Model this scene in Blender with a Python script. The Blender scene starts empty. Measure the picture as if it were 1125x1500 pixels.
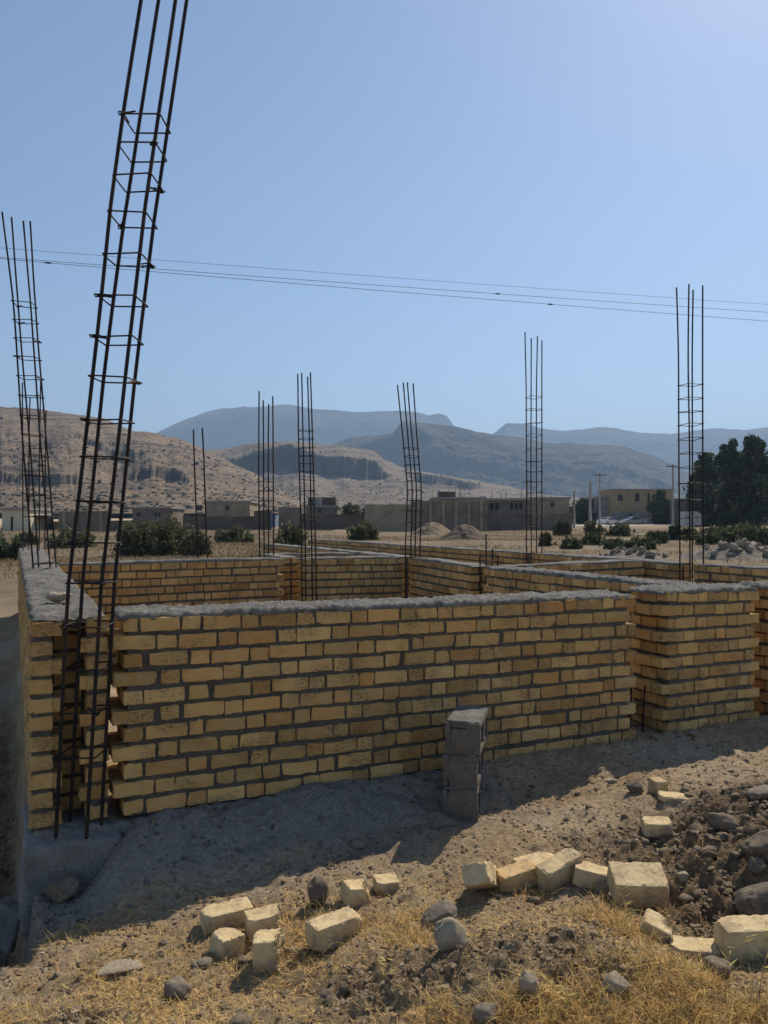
import bpy, math, random
import numpy as np
from mathutils import Vector

random.seed(7)
RNG = np.random.default_rng(11)
SC = bpy.context.scene
COL = SC.collection
E = 1.55            # eye height
HZ = 765.0          # horizon row of the 1125x1500 frame
F = 1125.0          # focal length in those pixels

# ------------------------------------------------------------------ noise
def _h(ix, iy, iz, seed):
    n = (ix.astype(np.int64) * 374761393 + iy.astype(np.int64) * 668265263 + iz.astype(np.int64) * 2147483647 + seed * 1274126177) & 0xffffffff
    n = ((n ^ (n >> 13)) * 1274126177) & 0xffffffff
    n = ((n ^ (n >> 16)) * 2246822519) & 0xffffffff
    return ((n ^ (n >> 15)) & 0xffffff) / float(0xffffff)

def vnoise(x, y, z=0.0, seed=0):
    x, y, z = np.broadcast_arrays(np.asarray(x, float), np.asarray(y, float), np.asarray(z, float))
    x0, y0, z0 = np.floor(x), np.floor(y), np.floor(z)
    fx, fy, fz = x - x0, y - y0, z - z0
    fx, fy, fz = fx*fx*(3-2*fx), fy*fy*(3-2*fy), fz*fz*(3-2*fz)
    r = 0
    for dx in (0, 1):
        wx = fx if dx else 1-fx
        for dy in (0, 1):
            wy = fy if dy else 1-fy
            for dz in (0, 1):
                wz = fz if dz else 1-fz
                r = r + wx*wy*wz*_h(x0+dx, y0+dy, z0+dz, seed)
    return r*2-1

def fbm(x, y, z=0.0, oct=4, seed=0, gain=.5):
    r, a, f = 0, 1., 1.
    for i in range(oct):
        r = r + a*vnoise(np.asarray(x)*f+i*17.3, np.asarray(y)*f-i*9.1, np.asarray(z)*f, seed+i)
        a *= gain; f *= 2.03
    return r

def sstep(a, b, x):
    t = np.clip((np.asarray(x, float)-a)/(b-a), 0, 1)
    return t*t*(3-2*t)

# ------------------------------------------------------------------ frames
OX, OY = -1.31, 3.70
UL = math.hypot(.9, .434)
UX, UY = .9/UL, .434/UL
def ab(a, b):
    return OX + a*UX - b*UY, OY + a*UY + b*UX
def to_ab(x, y):
    dx, dy = np.asarray(x)-OX, np.asarray(y)-OY
    return dx*UX+dy*UY, -dx*UY+dy*UX
def P(px, py, Y):
    return np.array([(px-562.5)/F*Y, Y, E-(py-HZ)/F*Y])

# ------------------------------------------------------------------ objects
def tag(o, label=None, cat=None, group=None, kind=None):
    if label: o['label'] = label
    if cat: o['category'] = cat
    if group: o['group'] = group
    if kind: o['kind'] = kind
    return o

def thing(name, loc, label, cat, group=None):
    o = bpy.data.objects.new(name, None)
    o.empty_display_size = .2
    COL.objects.link(o)
    o.location = [float(c) for c in loc]
    return tag(o, label, cat, group)

def origin_of(o):
    v = Vector((0, 0, 0))
    while o is not None:
        v += o.location; o = o.parent
    return np.array(v)

class MB:
    def __init__(s): s.v, s.f, s.t, s.n = [], [], [], 0
    def add(s, v, f, t=1.0):
        v = np.asarray(v, float)
        s.v.append(v)
        if isinstance(f, np.ndarray): s.f.extend((f+s.n).tolist())
        else:
            n = s.n; s.f.extend([[i+n for i in q] for q in f])
        t = np.asarray(t, float)
        if t.ndim == 0: t = np.full((len(v), 3), float(t))
        elif t.ndim == 1: t = np.tile(t, (len(v), 1)) if len(t) == 3 and len(v) != 3 else np.repeat(t[:, None], 3, 1)
        s.t.append(t); s.n += len(v)
        return s
    def box(s, c, h, yaw=0, t=1.0, taper=1.0):
        p = np.array([[x*(taper if z > 0 else 1), y*(taper if z > 0 else 1), z] for z in (-1, 1) for y in (-1, 1) for x in (-1, 1)], float)*np.array(h)
        c_, s_ = math.cos(yaw), math.sin(yaw)
        p = np.stack([p[:, 0]*c_-p[:, 1]*s_, p[:, 0]*s_+p[:, 1]*c_, p[:, 2]], 1)+np.array(c)
        return s.add(p, [(0, 2, 3, 1), (4, 5, 7, 6), (0, 1, 5, 4), (2, 6, 7, 3), (0, 4, 6, 2), (1, 3, 7, 5)], t)
    def tube(s, pts, r, k=6, t=1.0, closed=False):
        pts = np.asarray(pts, float); n = len(pts)
        r = np.broadcast_to(np.asarray(r, float), (n,))
        d = np.empty_like(pts)
        if closed: d[:] = np.roll(pts, -1, 0)-np.roll(pts, 1, 0)
        else:
            d[1:-1] = pts[2:]-pts[:-2]; d[0] = pts[1]-pts[0]; d[-1] = pts[-1]-pts[-2]
        d /= np.linalg.norm(d, axis=1)[:, None]+1e-12
        up = np.where(np.abs(d[:, 2:3]) > .9, np.array([[1., 0, 0]]), np.array([[0, 0, 1.]]))
        a = np.cross(d, up); a /= np.linalg.norm(a, axis=1)[:, None]+1e-12
        b = np.cross(d, a)
        th = np.arange(k)*2*math.pi/k
        V = (pts[:, None]+r[:, None, None]*(np.cos(th)[None, :, None]*a[:, None]+np.sin(th)[None, :, None]*b[:, None])).reshape(-1, 3)
        fs = []
        m = n if closed else n-1
        for i in range(m):
            j = (i+1) % n
            for q in range(k):
                fs.append((i*k+q, i*k+(q+1) % k, j*k+(q+1) % k, j*k+q))
        if not closed:
            fs.append(tuple(range(k))); fs.append(tuple((n-1)*k+q for q in reversed(range(k))))
        return s.add(V, fs, t)
    def build(s, name, mat, parent=None, smooth=False, base=None):
        V = np.concatenate(s.v)
        if parent is not None: org = origin_of(parent)
        else:
            org = np.array(base, float) if base is not None else np.array([V[:, 0].mean(), V[:, 1].mean(), V[:, 2].min()])
        me = bpy.data.meshes.new(name)
        me.from_pydata((V-org).tolist(), [], s.f)
        T = np.concatenate(s.t)
        at = me.color_attributes.new('tint', 'FLOAT_COLOR', 'POINT')
        at.data.foreach_set('color', np.concatenate([T, np.ones((len(T), 1))], 1).ravel().astype(np.float32))
        me.update()
        if smooth: me.polygons.foreach_set('use_smooth', [True]*len(me.polygons))
        me.materials.append(mat)
        o = bpy.data.objects.new(name, me)
        COL.objects.link(o)
        if parent is not None: o.parent = parent
        else: o.location = org.tolist()
        return o

# ------------------------------------------------------------------ materials
class NT:
    def __init__(s, name):
        s.m = bpy.data.materials.new(name); s.m.use_nodes = True
        s.nt = s.m.node_tree; s.nt.nodes.clear()
        s.out = s.nt.nodes.new('ShaderNodeOutputMaterial')
        s.b = s.nt.nodes.new('ShaderNodeBsdfPrincipled')
        s.nt.links.new(s.b.outputs[0], s.out.inputs[0])
        s.co = s.nt.nodes.new('ShaderNodeTexCoord').outputs['Object']
        s.b.inputs['Roughness'].default_value = .9
        s.b.inputs['Specular IOR Level'].default_value = .25
    def n(s, t): return s.nt.nodes.new(t)
    def l(s, a, b): s.nt.links.new(a, b)
    def noise(s, scale, detail=5, rough=.6, vec=None, out='Fac', dist=0):
        n = s.n('ShaderNodeTexNoise'); n.inputs['Scale'].default_value = scale
        n.inputs['Detail'].default_value = detail; n.inputs['Roughness'].default_value = rough
        n.inputs['Distortion'].default_value = dist
        s.l(vec if vec is not None else s.co, n.inputs['Vector']); return n.outputs[out]
    def vor(s, scale, feat='F1', out='Distance', vec=None):
        n = s.n('ShaderNodeTexVoronoi'); n.feature = feat; n.inputs['Scale'].default_value = scale
        s.l(vec if vec is not None else s.co, n.inputs['Vector']); return n.outputs[out]
    def mapv(s, sc):
        n = s.n('ShaderNodeMapping'); n.inputs['Scale'].default_value = sc; s.l(s.co, n.inputs['Vector']); return n.outputs[0]
    def ramp(s, fac, stops):
        n = s.n('ShaderNodeValToRGB'); el = n.color_ramp.elements
        while len(el) < len(stops): el.new(.5)
        for e, (p, c) in zip(el, stops):
            e.position = p; e.color = (c, c, c, 1) if not hasattr(c, '__len__') else (*c, 1)
        s.l(fac, n.inputs[0]); return n.outputs[0]
    def mix(s, a, b, fac, mode='MIX'):
        n = s.n('ShaderNodeMix'); n.data_type = 'RGBA'; n.blend_type = mode
        for v, i in ((fac, 0), (a, 6), (b, 7)):
            if hasattr(v, 'links') or isinstance(v, bpy.types.NodeSocket): s.l(v, n.inputs[i])
            elif hasattr(v, '__len__'): n.inputs[i].default_value = (*v, 1)
            else: n.inputs[i].default_value = v if i == 0 else (v, v, v, 1)
        return n.outputs[2]
    def attr(s, name='tint', out='Color'):
        n = s.n('ShaderNodeAttribute'); n.attribute_name = name; return n.outputs[out]
    def math(s, op, a, b=0.0):
        n = s.n('ShaderNodeMath'); n.operation = op
        for v, i in ((a, 0), (b, 1)):
            if isinstance(v, bpy.types.NodeSocket): s.l(v, n.inputs[i])
            else: n.inputs[i].default_value = v
        return n.outputs[0]
    def bump(s, h, strength=.5, dist=.01):
        n = s.n('ShaderNodeBump'); n.inputs['Strength'].default_value = strength; n.inputs['Distance'].default_value = dist
        s.l(h, n.inputs['Height'])
        prev = s.b.inputs['Normal'].links
        if prev: s.l(prev[0].from_socket, n.inputs['Normal'])
        s.l(n.outputs[0], s.b.inputs['Normal'])
    def col(s, c):
        if isinstance(c, bpy.types.NodeSocket): s.l(c, s.b.inputs['Base Color'])
        else: s.b.inputs['Base Color'].default_value = (*c, 1)
        return s.m

def simple(name, c, var=.25, scale=8, rough=.9, bump=.0, bscale=60, metal=0, spec=.25, bdist=.01):
    k = NT(name)
    n = k.noise(scale, 6, .65)
    f = k.ramp(n, [(.3, 1-var), (.7, 1+var*.6)])
    c2 = k.mix(c, f, 1.0, 'MULTIPLY')
    c2 = k.mix(c2, k.attr(), 1.0, 'MULTIPLY')
    k.col(c2)
    k.b.inputs['Roughness'].default_value = rough; k.b.inputs['Metallic'].default_value = metal
    k.b.inputs['Specular IOR Level'].default_value = spec
    if bump: k.bump(k.noise(bscale, 6, .7), bump, bdist)
    return k.m

MAT = {}
def mk_brick(name, base, pale=False):
    k = NT(name)
    t = k.attr()
    c = k.mix(base, t, 1.0, 'MULTIPLY')
    # burnt blotches, lime dust, dark drag marks pressed into the clay
    blot = k.ramp(k.noise(9, 4, .6), [(.35, 0), (.72, 1)])
    c = k.mix(c, k.mix(c, (.97, .86, .76), 1.0, 'MULTIPLY'), blot)
    dust = k.ramp(k.noise(22, 6, .75), [(.5, 0), (.75, .55)])
    c = k.mix(c, (.50, .41, .26) if not pale else (.66, .555, .36), dust)
    streak = k.noise(1, 4, .7, vec=k.mapv((60, 60, 190)), dist=1.5)
    m2 = k.ramp(k.noise(5.5, 3, .5), [(.46, 0), (.6, 1)])
    sm = k.mix(0.0, k.ramp(streak, [(.485, 0), (.58, .9)]), m2)
    c = k.mix(c, (.075, .058, .038), sm)
    grey = k.ramp(k.noise(14, 5, .7), [(.64, 0), (.80, .45)])
    if not pale: c = k.mix(c, (.12, .11, .095), grey)
    else: c = k.mix(c, (.36, .265, .155), k.ramp(k.noise(11, 6, .75), [(.46, 0), (.64, .85)]))
    if pale: c = k.mix(c, (.27, .25, .22), k.ramp(k.noise(8, 6, .8, vec=k.mapv((1, 1.4, 1.1))), [(.56, 0), (.62, .8)]))
    pit = k.ramp(k.vor(170), [(.05, 0), (.22, 1)])
    c = k.mix(k.mix(c, (.5, .45, .4), 1.0, 'MULTIPLY'), c, pit)
    k.bump(k.noise(90, 8, .75), .55, .006)
    k.bump(pit, .25, .003)
    k.b.inputs['Roughness'].default_value = .95
    return k.col(c)
MAT['brick'] = mk_brick('buff_brick', (.52, .345, .138))
MAT['loose'] = mk_brick('pale_brick', (.62, .49, .28), True)

def mk_cement(name, base, dark, sc=1.0, b=.9):
    k = NT(name)
    c = k.mix(dark, base, k.ramp(k.noise(7*sc, 6, .65), [(.32, 0), (.68, 1)]))
    c = k.mix(c, k.ramp(k.noise(140*sc, 3, .6), [(.3, .55), (.75, 1.45)]), 1.0, 'MULTIPLY')
    c = k.mix(c, k.attr(), 1.0, 'MULTIPLY')
    k.bump(k.noise(75*sc, 8, .8), b, .012)
    k.bump(k.vor(60*sc), .35, .008)
    k.b.inputs['Roughness'].default_value = .97
    return k.col(c)
MAT['mortar'] = mk_cement('joint_mortar', (.14, .127, .107), (.078, .072, .062))
MAT['cap'] = mk_cement('cement_cap', (.26, .245, .22), (.115, .11, .10))
MAT['concrete'] = mk_cement('rough_concrete', (.27, .255, .23), (.165, .158, .148), 1.3, .5)
MAT['block'] = mk_cement('block_concrete', (.20, .175, .145), (.12, .108, .092), 1.2, .8)

k = NT('rebar_steel')
c = k.mix((.015, .015, .017), (.052, .027, .018), k.ramp(k.noise(6, 6, .7), [(.45, 0), (.7, 1)]))
k.col(c); k.b.inputs['Roughness'].default_value = .62; k.b.inputs['Metallic'].default_value = .35
MAT['steel'] = k.m
MAT['wire'] = simple('wire_rubber', (.03, .032, .036), .1)

def mk_stone(name, a, b):
    k = NT(name)
    c = k.mix(a, b, k.ramp(k.noise(18, 6, .7), [(.35, 0), (.7, 1)]))
    c = k.mix(c, k.attr(), 1.0, 'MULTIPLY')
    c = k.mix(c, (.36, .285, .19), k.ramp(k.noise(13, 7, .75), [(.44, 0), (.64, .8)]))
    c = k.mix(c, k.ramp(k.noise(70, 4, .7), [(.3, .7), (.7, 1.25)]), 1.0, 'MULTIPLY')
    k.bump(k.noise(45, 8, .8), .9, .014)
    return k.col(c)
MAT['stone_brown'] = mk_stone('brown_stone', (.19, .145, .10), (.12, .095, .075))
MAT['stone_grey'] = mk_stone('grey_stone', (.30, .25, .19), (.18, .15, .115))
MAT['stone_white'] = mk_stone('pale_stone', (.48, .395, .29), (.31, .255, .185))
MAT['stone_dark'] = mk_stone('dark_stone', (.16, .135, .11), (.09, .078, .066))
MAT['clod'] = mk_stone('soil_clod', (.33, .238, .148), (.22, .155, .096))

# ground: masks come from a vertex attribute (r dark soil and painted pit shade, g cement dust, b straw litter)
k = NT('ground_soil')
sep = k.n('ShaderNodeSeparateColor'); k.l(k.attr('mask'), sep.inputs[0])
gran = k.ramp(k.noise(55, 7, .8), [(.30, .5), (.70, 1.45)])
c = k.mix((.37, .255, .155), (.47, .35, .22), k.ramp(k.noise(3.2, 6, .65), [(.35, 0), (.65, 1)]))
pale = k.ramp(k.noise(1.1, 5, .6), [(.46, 0), (.64, .85)])
c = k.mix(c, (.50, .405, .28), pale)
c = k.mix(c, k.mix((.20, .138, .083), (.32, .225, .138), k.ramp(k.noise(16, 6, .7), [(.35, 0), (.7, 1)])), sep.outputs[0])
c = k.mix(c, k.mix((.175, .16, .138), (.225, .207, .178), k.ramp(k.noise(8, 6, .75), [(.35, 0), (.68, 1)])), sep.outputs[1])
straw = k.noise(1, 5, .75, vec=k.mapv((70, 25, 40)), dist=2.5)
sf = k.math('MULTIPLY', k.ramp(straw, [(.45, 0), (.63, .8)]), sep.outputs[2])
c = k.mix(c, (.56, .40, .18), sf)
farm = k.attr('mask', 'Alpha')
c = k.mix(c, k.mix((.165, .122, .078), (.25, .20, .14), k.ramp(k.noise(.35, 6, .7), [(.42, 0), (.66, 1)])), farm)
c = k.mix(c, gran, 1.0, 'MULTIPLY')
peb = k.ramp(k.vor(38), [(.10, 1), (.24, 0)])
pm = k.math('MULTIPLY', peb, k.ramp(k.noise(5, 4, .6), [(.48, 0), (.6, .8)]))
c = k.mix(c, (.42, .37, .30), pm)
soft = k.math('SUBTRACT', 1.0, k.math('MULTIPLY', sep.outputs[1], .8))
k.bump(k.math('MULTIPLY', k.noise(38, 9, .8), soft), 1.0, .022)
k.bump(k.math('MULTIPLY', k.noise(160, 6, .8), soft), .8, .006)
k.bump(pm, .6, .012)
k.b.inputs['Roughness'].default_value = 1.0
k.b.inputs['Specular IOR Level'].default_value = .1
MAT['ground'] = k.col(c)

def mk_hill(name, tan, rock, shrub, sc, cov):
    k = NT(name)
    g = k.n('ShaderNodeNewGeometry'); sp = k.n('ShaderNodeSeparateXYZ'); k.l(g.outputs['True Normal'], sp.inputs[0])
    c = k.mix(tan, tuple(x*.72 for x in tan), k.ramp(k.noise(.02*sc, 7, .7), [(.38, 0), (.64, 1)]))
    strata = k.noise(1, 5, .7, vec=k.mapv((.006*sc, .006*sc, .11*sc)), dist=.6)
    rk = k.mix(rock, tuple(x*.55 for x in rock), k.ramp(strata, [(.4, 0), (.62, 1)]))
    slope = k.math('ADD', sp.outputs[2], k.math('MULTIPLY', k.math('SUBTRACT', k.noise(.05*sc, 6, .7), .5), .35))
    c = k.mix(rk, c, k.ramp(slope, [(.60, 0), (.78, 1)]))
    # strata ledges cropping out on the open slopes
    led = k.noise(1, 6, .75, vec=k.mapv((.008*sc, .008*sc, .16*sc)), dist=.8)
    c = k.mix(c, rk, k.ramp(led, [(.51, 0), (.60, .85)]))
    m = k.math('MULTIPLY', k.ramp(k.vor(.16*sc), [(.32, 1), (.5, 0)]), k.ramp(k.noise(.012*sc, 4, .6), [(.40, .25*cov), (.62, cov)]))
    c = k.mix(c, shrub, m)
    c = k.mix(c, k.ramp(k.noise(.3*sc, 4, .7), [(.3, .75), (.7, 1.2)]), 1.0, 'MULTIPLY')
    k.bump(k.noise(.09*sc, 7, .75), 1.0, 4.0/sc)
    k.b.inputs['Specular IOR Level'].default_value = .05
    return k.col(c)
MAT['hill_near'] = mk_hill('dry_hillside', (.295, .215, .143), (.115, .095, .078), (.085, .07, .047), 1.6, .6)
MAT['hill_mesa'] = mk_hill('mesa_rock', (.29, .22, .15), (.115, .10, .09), (.085, .075, .052), 1.0, .6)
MAT['hill_mid'] = mk_hill('ridge_rock', (.150, .130, .105), (.075, .07, .065), (.05, .055, .042), .5, 1.0)
MAT['hill_far'] = mk_hill('mountain_rock', (.13, .115, .10), (.075, .07, .065), (.055, .06, .05), .25, 1.0)

def mk_leaf(name, c, tr=.25):
    k = NT(name)
    cc = k.mix(c, k.attr(), 1.0, 'MULTIPLY')
    k.col(cc); k.b.inputs['Roughness'].default_value = .7; k.b.inputs['Specular IOR Level'].default_value = .2
    t = k.n('ShaderNodeBsdfTranslucent'); k.l(cc, t.inputs[0])
    mx = k.n('ShaderNodeMixShader'); mx.inputs[0].default_value = tr
    k.l(k.b.outputs[0], mx.inputs[1]); k.l(t.outputs[0], mx.inputs[2]); k.l(mx.outputs[0], k.out.inputs[0])
    return k.m
MAT['leaf_olive'] = mk_leaf('olive_leaf', (.125, .125, .068))
MAT['leaf_green'] = mk_leaf('green_leaf', (.105, .118, .058))
MAT['leaf_dark'] = mk_leaf('dark_leaf', (.058, .080, .042), .2)
MAT['straw'] = mk_leaf('dry_straw', (.64, .455, .195), .3)
MAT['bark'] = simple('bark', (.13, .10, .075), .4, 12, bump=.5, bscale=20)
MAT['twig'] = simple('bleached_twig', (.38, .32, .25), .3, 12)

# ------------------------------------------------------------------ ground
def gz_base(y):
    return .0085*np.clip(y-8, 0, 142)+.017*np.clip(y-150, 0, 700)

BUMPS = [  # x, y, height, rx, ry  - low heaps of dug soil
    (.55, 2.62, .13, .55, .42), (2.15, 3.45, .27, .75, .62), (2.3, 2.7, .13, .55, .45), (-.95, 2.35, .07, .35, .25),
    (1.28, 2.95, -.08, .28, .30), (1.75, 4.35, .03, .5, .3), (.1, 2.45, .06, .4, .3)]
def H(x, y, detail=True):
    x = np.asarray(x, float); y = np.asarray(y, float)
    a, b = to_ab(x, y)
    z = gz_base(y)
    near = 1-sstep(9, 16, y)
    z0 = -.12+.19*sstep(-.4, 3.2, a)
    inside = sstep(-.40, -.34, a)
    # front: bank of spilled cement running up to the wall foot
    rw = .36+.10*vnoise(a*2.3, 1.7, 0, 5)
    up = sstep(-rw-.08, -.02, b)
    up = up*sstep(-.14, .10, a+.08*vnoise(b*5, 2, 0, 9))
    front = z0+(.118+.02*vnoise(a*4, 0, 0, 6)*sstep(2.2, .5, a)-z0)*up-.03*(1-sstep(-.1, .25, a))*sstep(-.8, -.3, b)
    zz = np.where(b > 0, .10, front)
    # left of the long wall the trench is lower
    left = -.62+.54*sstep(.6, 6.5, b)
    tr_ = (1-inside)*sstep(-.75, -.1, b+.15*vnoise(a*3, b*3, 0, 8))
    zz = left*tr_+zz*(1-tr_)
    z = z+zz*near
    for bx, by, h, rx, ry in BUMPS:
        z = z+h*np.exp(-((x-bx)/rx)**2-((y-by)/ry)**2)
    z = z+(.028*fbm(x*1.7, y*1.7, 0, 3, 21))*(.35+.65*sstep(.05, -.3, b))
    far = sstep(10, 40, y)
    z = z+far*.10*fbm(x*.13, y*.13, 0, 3, 33)
    if detail:
        soil_shade, cm, st = masks(x, y)
        nd = 1-sstep(5.5, 9, y)
        lump = fbm(x*13, y*13, 0, 4, 41)
        z = z+nd*(.011+.022*soil_shade+.001*cm)*lump
        z = z+nd*(.0065+.010*soil_shade+-.003*cm)*fbm(x*42, y*42, 0, 3, 51)
        z = z-nd*.02*soil_shade*np.abs(vnoise(x*7, y*7, 0, 61))
    return z

def masks(x, y):
    a, b = to_ab(x, y)
    n = fbm(x*2.2, y*2.2, 0, 4, 71)
    n2 = fbm(x*5, y*5, 0, 3, 75)
    # dark turned soil: right-hand heap, hollow behind the bricks, and the front hummock
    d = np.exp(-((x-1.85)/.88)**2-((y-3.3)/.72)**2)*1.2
    d = np.maximum(d, 1.1*sstep(-.38, -.50, a)*sstep(-.45, -.1, b))  # pit left of the long wall: its shade painted in as darker soil colour
    d = np.maximum(d, np.exp(-((x-.25)/.5)**2-((y-2.5)/.3)**2)*.6)
    d = np.maximum(d, np.exp(-((x-.62)/.22)**2-((y-2.45)/.35)**2)*.65)
    d = np.maximum(d, np.exp(-((x+1.02)/.18)**2-((y-2.4)/.2)**2)*.95)
    soil_shade = sstep(.32, .72, d+.28*n)*(1-sstep(6, 9, y))
    cmv = sstep(-.52, -.30, b+.12*n)*sstep(.1, 0, b-.02)*sstep(2.7, 1.3, a+.4*n)*sstep(-.6, -.2, a)
    cmv = np.maximum(cmv, .7*np.exp(-((a-1.15)/.55)**2-((b+.52)/.16)**2)*(1+.6*n2))
    s = sstep(-.5, .25, n+.25)*sstep(4.1, 2.9, y)*(1-soil_shade*.6)*(1-cmv)
    s = np.maximum(s, sstep(12, 22, y)*sstep(-.1, .4, fbm(x*.09, y*.09, 0, 3, 81)+.1)*.9)
    return soil_shade, np.clip(cmv, 0, 1), np.clip(s, 0, 1)

def axis(segs):
    out = []
    for a, b, d in segs: out.append(np.arange(a, b, d))
    return np.concatenate(out)
def geo(a, b, r, d0):
    out, v, d = [], a, d0
    while v < b: out.append(v); v += d; d *= r
    out.append(b); return np.array(out)

def make_ground():
    xp = geo(6.0, 6000, 1.16, .12)
    xs = np.concatenate([-xp[::-1], axis([(-5.9, -1.75, .05), (-1.75, 2.45, .0125), (2.45, 5.9, .05)]), xp])
    ys = np.concatenate([-geo(.6, 60, 1.4, .3)[::-1], axis([(-.5, 1.9, .06), (1.9, 4.9, .0125), (4.9, 9, .05), (9, 20, .16)]), geo(20.2, 6000, 1.07, .4)])
    X, Y = np.meshgrid(xs, ys)
    Z = H(X, Y)
    nx, ny = len(xs), len(ys)
    V = np.stack([X.ravel(), Y.ravel(), Z.ravel()], 1)
    i = np.arange(nx*ny).reshape(ny, nx)
    Fq = np.stack([i[:-1, :-1].ravel(), i[:-1, 1:].ravel(), i[1:, 1:].ravel(), i[1:, :-1].ravel()], 1)
    m = MB(); m.add(V, Fq)
    o = m.build('ground', MAT['ground'], None, True, base=(0, 0, 0))
    tag(o, 'dry sandy building plot strewn with soil clods and straw', 'ground', None, 'structure')
    soil_shade, cm, st = masks(V[:, 0], V[:, 1])
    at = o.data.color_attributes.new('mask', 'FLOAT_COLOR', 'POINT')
    at.data.foreach_set('color', np.stack([soil_shade, cm, st, sstep(9, 16, V[:, 1])*sstep(150, 90, V[:, 1])], 1).ravel().astype(np.float32))
make_ground()

def hit(px, py, y0=1.6, y1=60):
    ys = np.geomspace(y0, y1, 2500)
    x = (px-562.5)/F*ys; z = E-(py-HZ)/F*ys
    d = z-H(x, ys)
    j = np.argmax(d < 0)
    return np.array([x[j], ys[j], float(H(x[j], ys[j]))])

# ------------------------------------------------------------------ bricks
def rb_template(nx, ny, nz):
    def ax(n): return [(-1., -1)]+[(t, 0) for t in np.linspace(-1, 1, n+1)]+[(1., 1)]
    A = [ax(nx), ax(ny), ax(nz)]
    dims = [len(q) for q in A]
    idx, t, kk = {}, [], []
    for i in range(dims[0]):
        for j in range(dims[1]):
            for l in range(dims[2]):
                if i in (0, dims[0]-1) or j in (0, dims[1]-1) or l in (0, dims[2]-1):
                    idx[i, j, l] = len(t)
                    t.append((A[0][i][0], A[1][j][0], A[2][l][0])); kk.append((A[0][i][1], A[1][j][1], A[2][l][1]))
    fs = []
    for ax_ in range(3):
        o1, o2 = [(1, 2), (2, 0), (0, 1)][ax_]
        for side in (0, dims[ax_]-1):
            for p in range(dims[o1]-1):
                for q in range(dims[o2]-1):
                    c = []
                    for dp, dq in ((0, 0), (1, 0), (1, 1), (0, 1)):
                        e = [0, 0, 0]; e[ax_] = side; e[o1] = p+dp; e[o2] = q+dq
                        c.append(idx[tuple(e)])
                    fs.append(c if side else c[::-1])
    t, kk = np.array(t), np.array(kk, float)
    ln = np.linalg.norm(kk, axis=1); kk = kk/np.where(ln > 0, ln, 1)[:, None]
    return t, kk, np.array(fs)
TPL_NEAR = rb_template(4, 2, 2)
TPL_FAR = rb_template(1, 1, 1)
TPL_BIG = rb_template(26, 14, 10)

def brick_verts(tpl, h, bev, jit, chip=.3):
    t, kk, fs = tpl
    h = np.array(h)
    v = t*(h-bev)+kk*bev
    v = v+RNG.normal(0, jit, v.shape)
    if RNG.random() < chip:
        c = np.array([RNG.choice((-1, 1)) for _ in range(3)])*h
        d = np.linalg.norm(v-c, axis=1); r = RNG.uniform(.015, .032)
        w = np.clip(1-d/r, 0, 1)[:, None]
        v = v-w*np.sign(c)*RNG.uniform(.003, .0075)
    return v

def brick_tint():
    r = RNG.random()
    if r < .10: base = np.array([.88, .77, .70])
    elif r < .26: base = np.array([1.0, .92, .88])
    elif r < .38: base = np.array([1.1, 1.14, 1.22])
    else: base = np.array([1., 1., 1.])
    return base*RNG.uniform(.72, 1.14)

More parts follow.
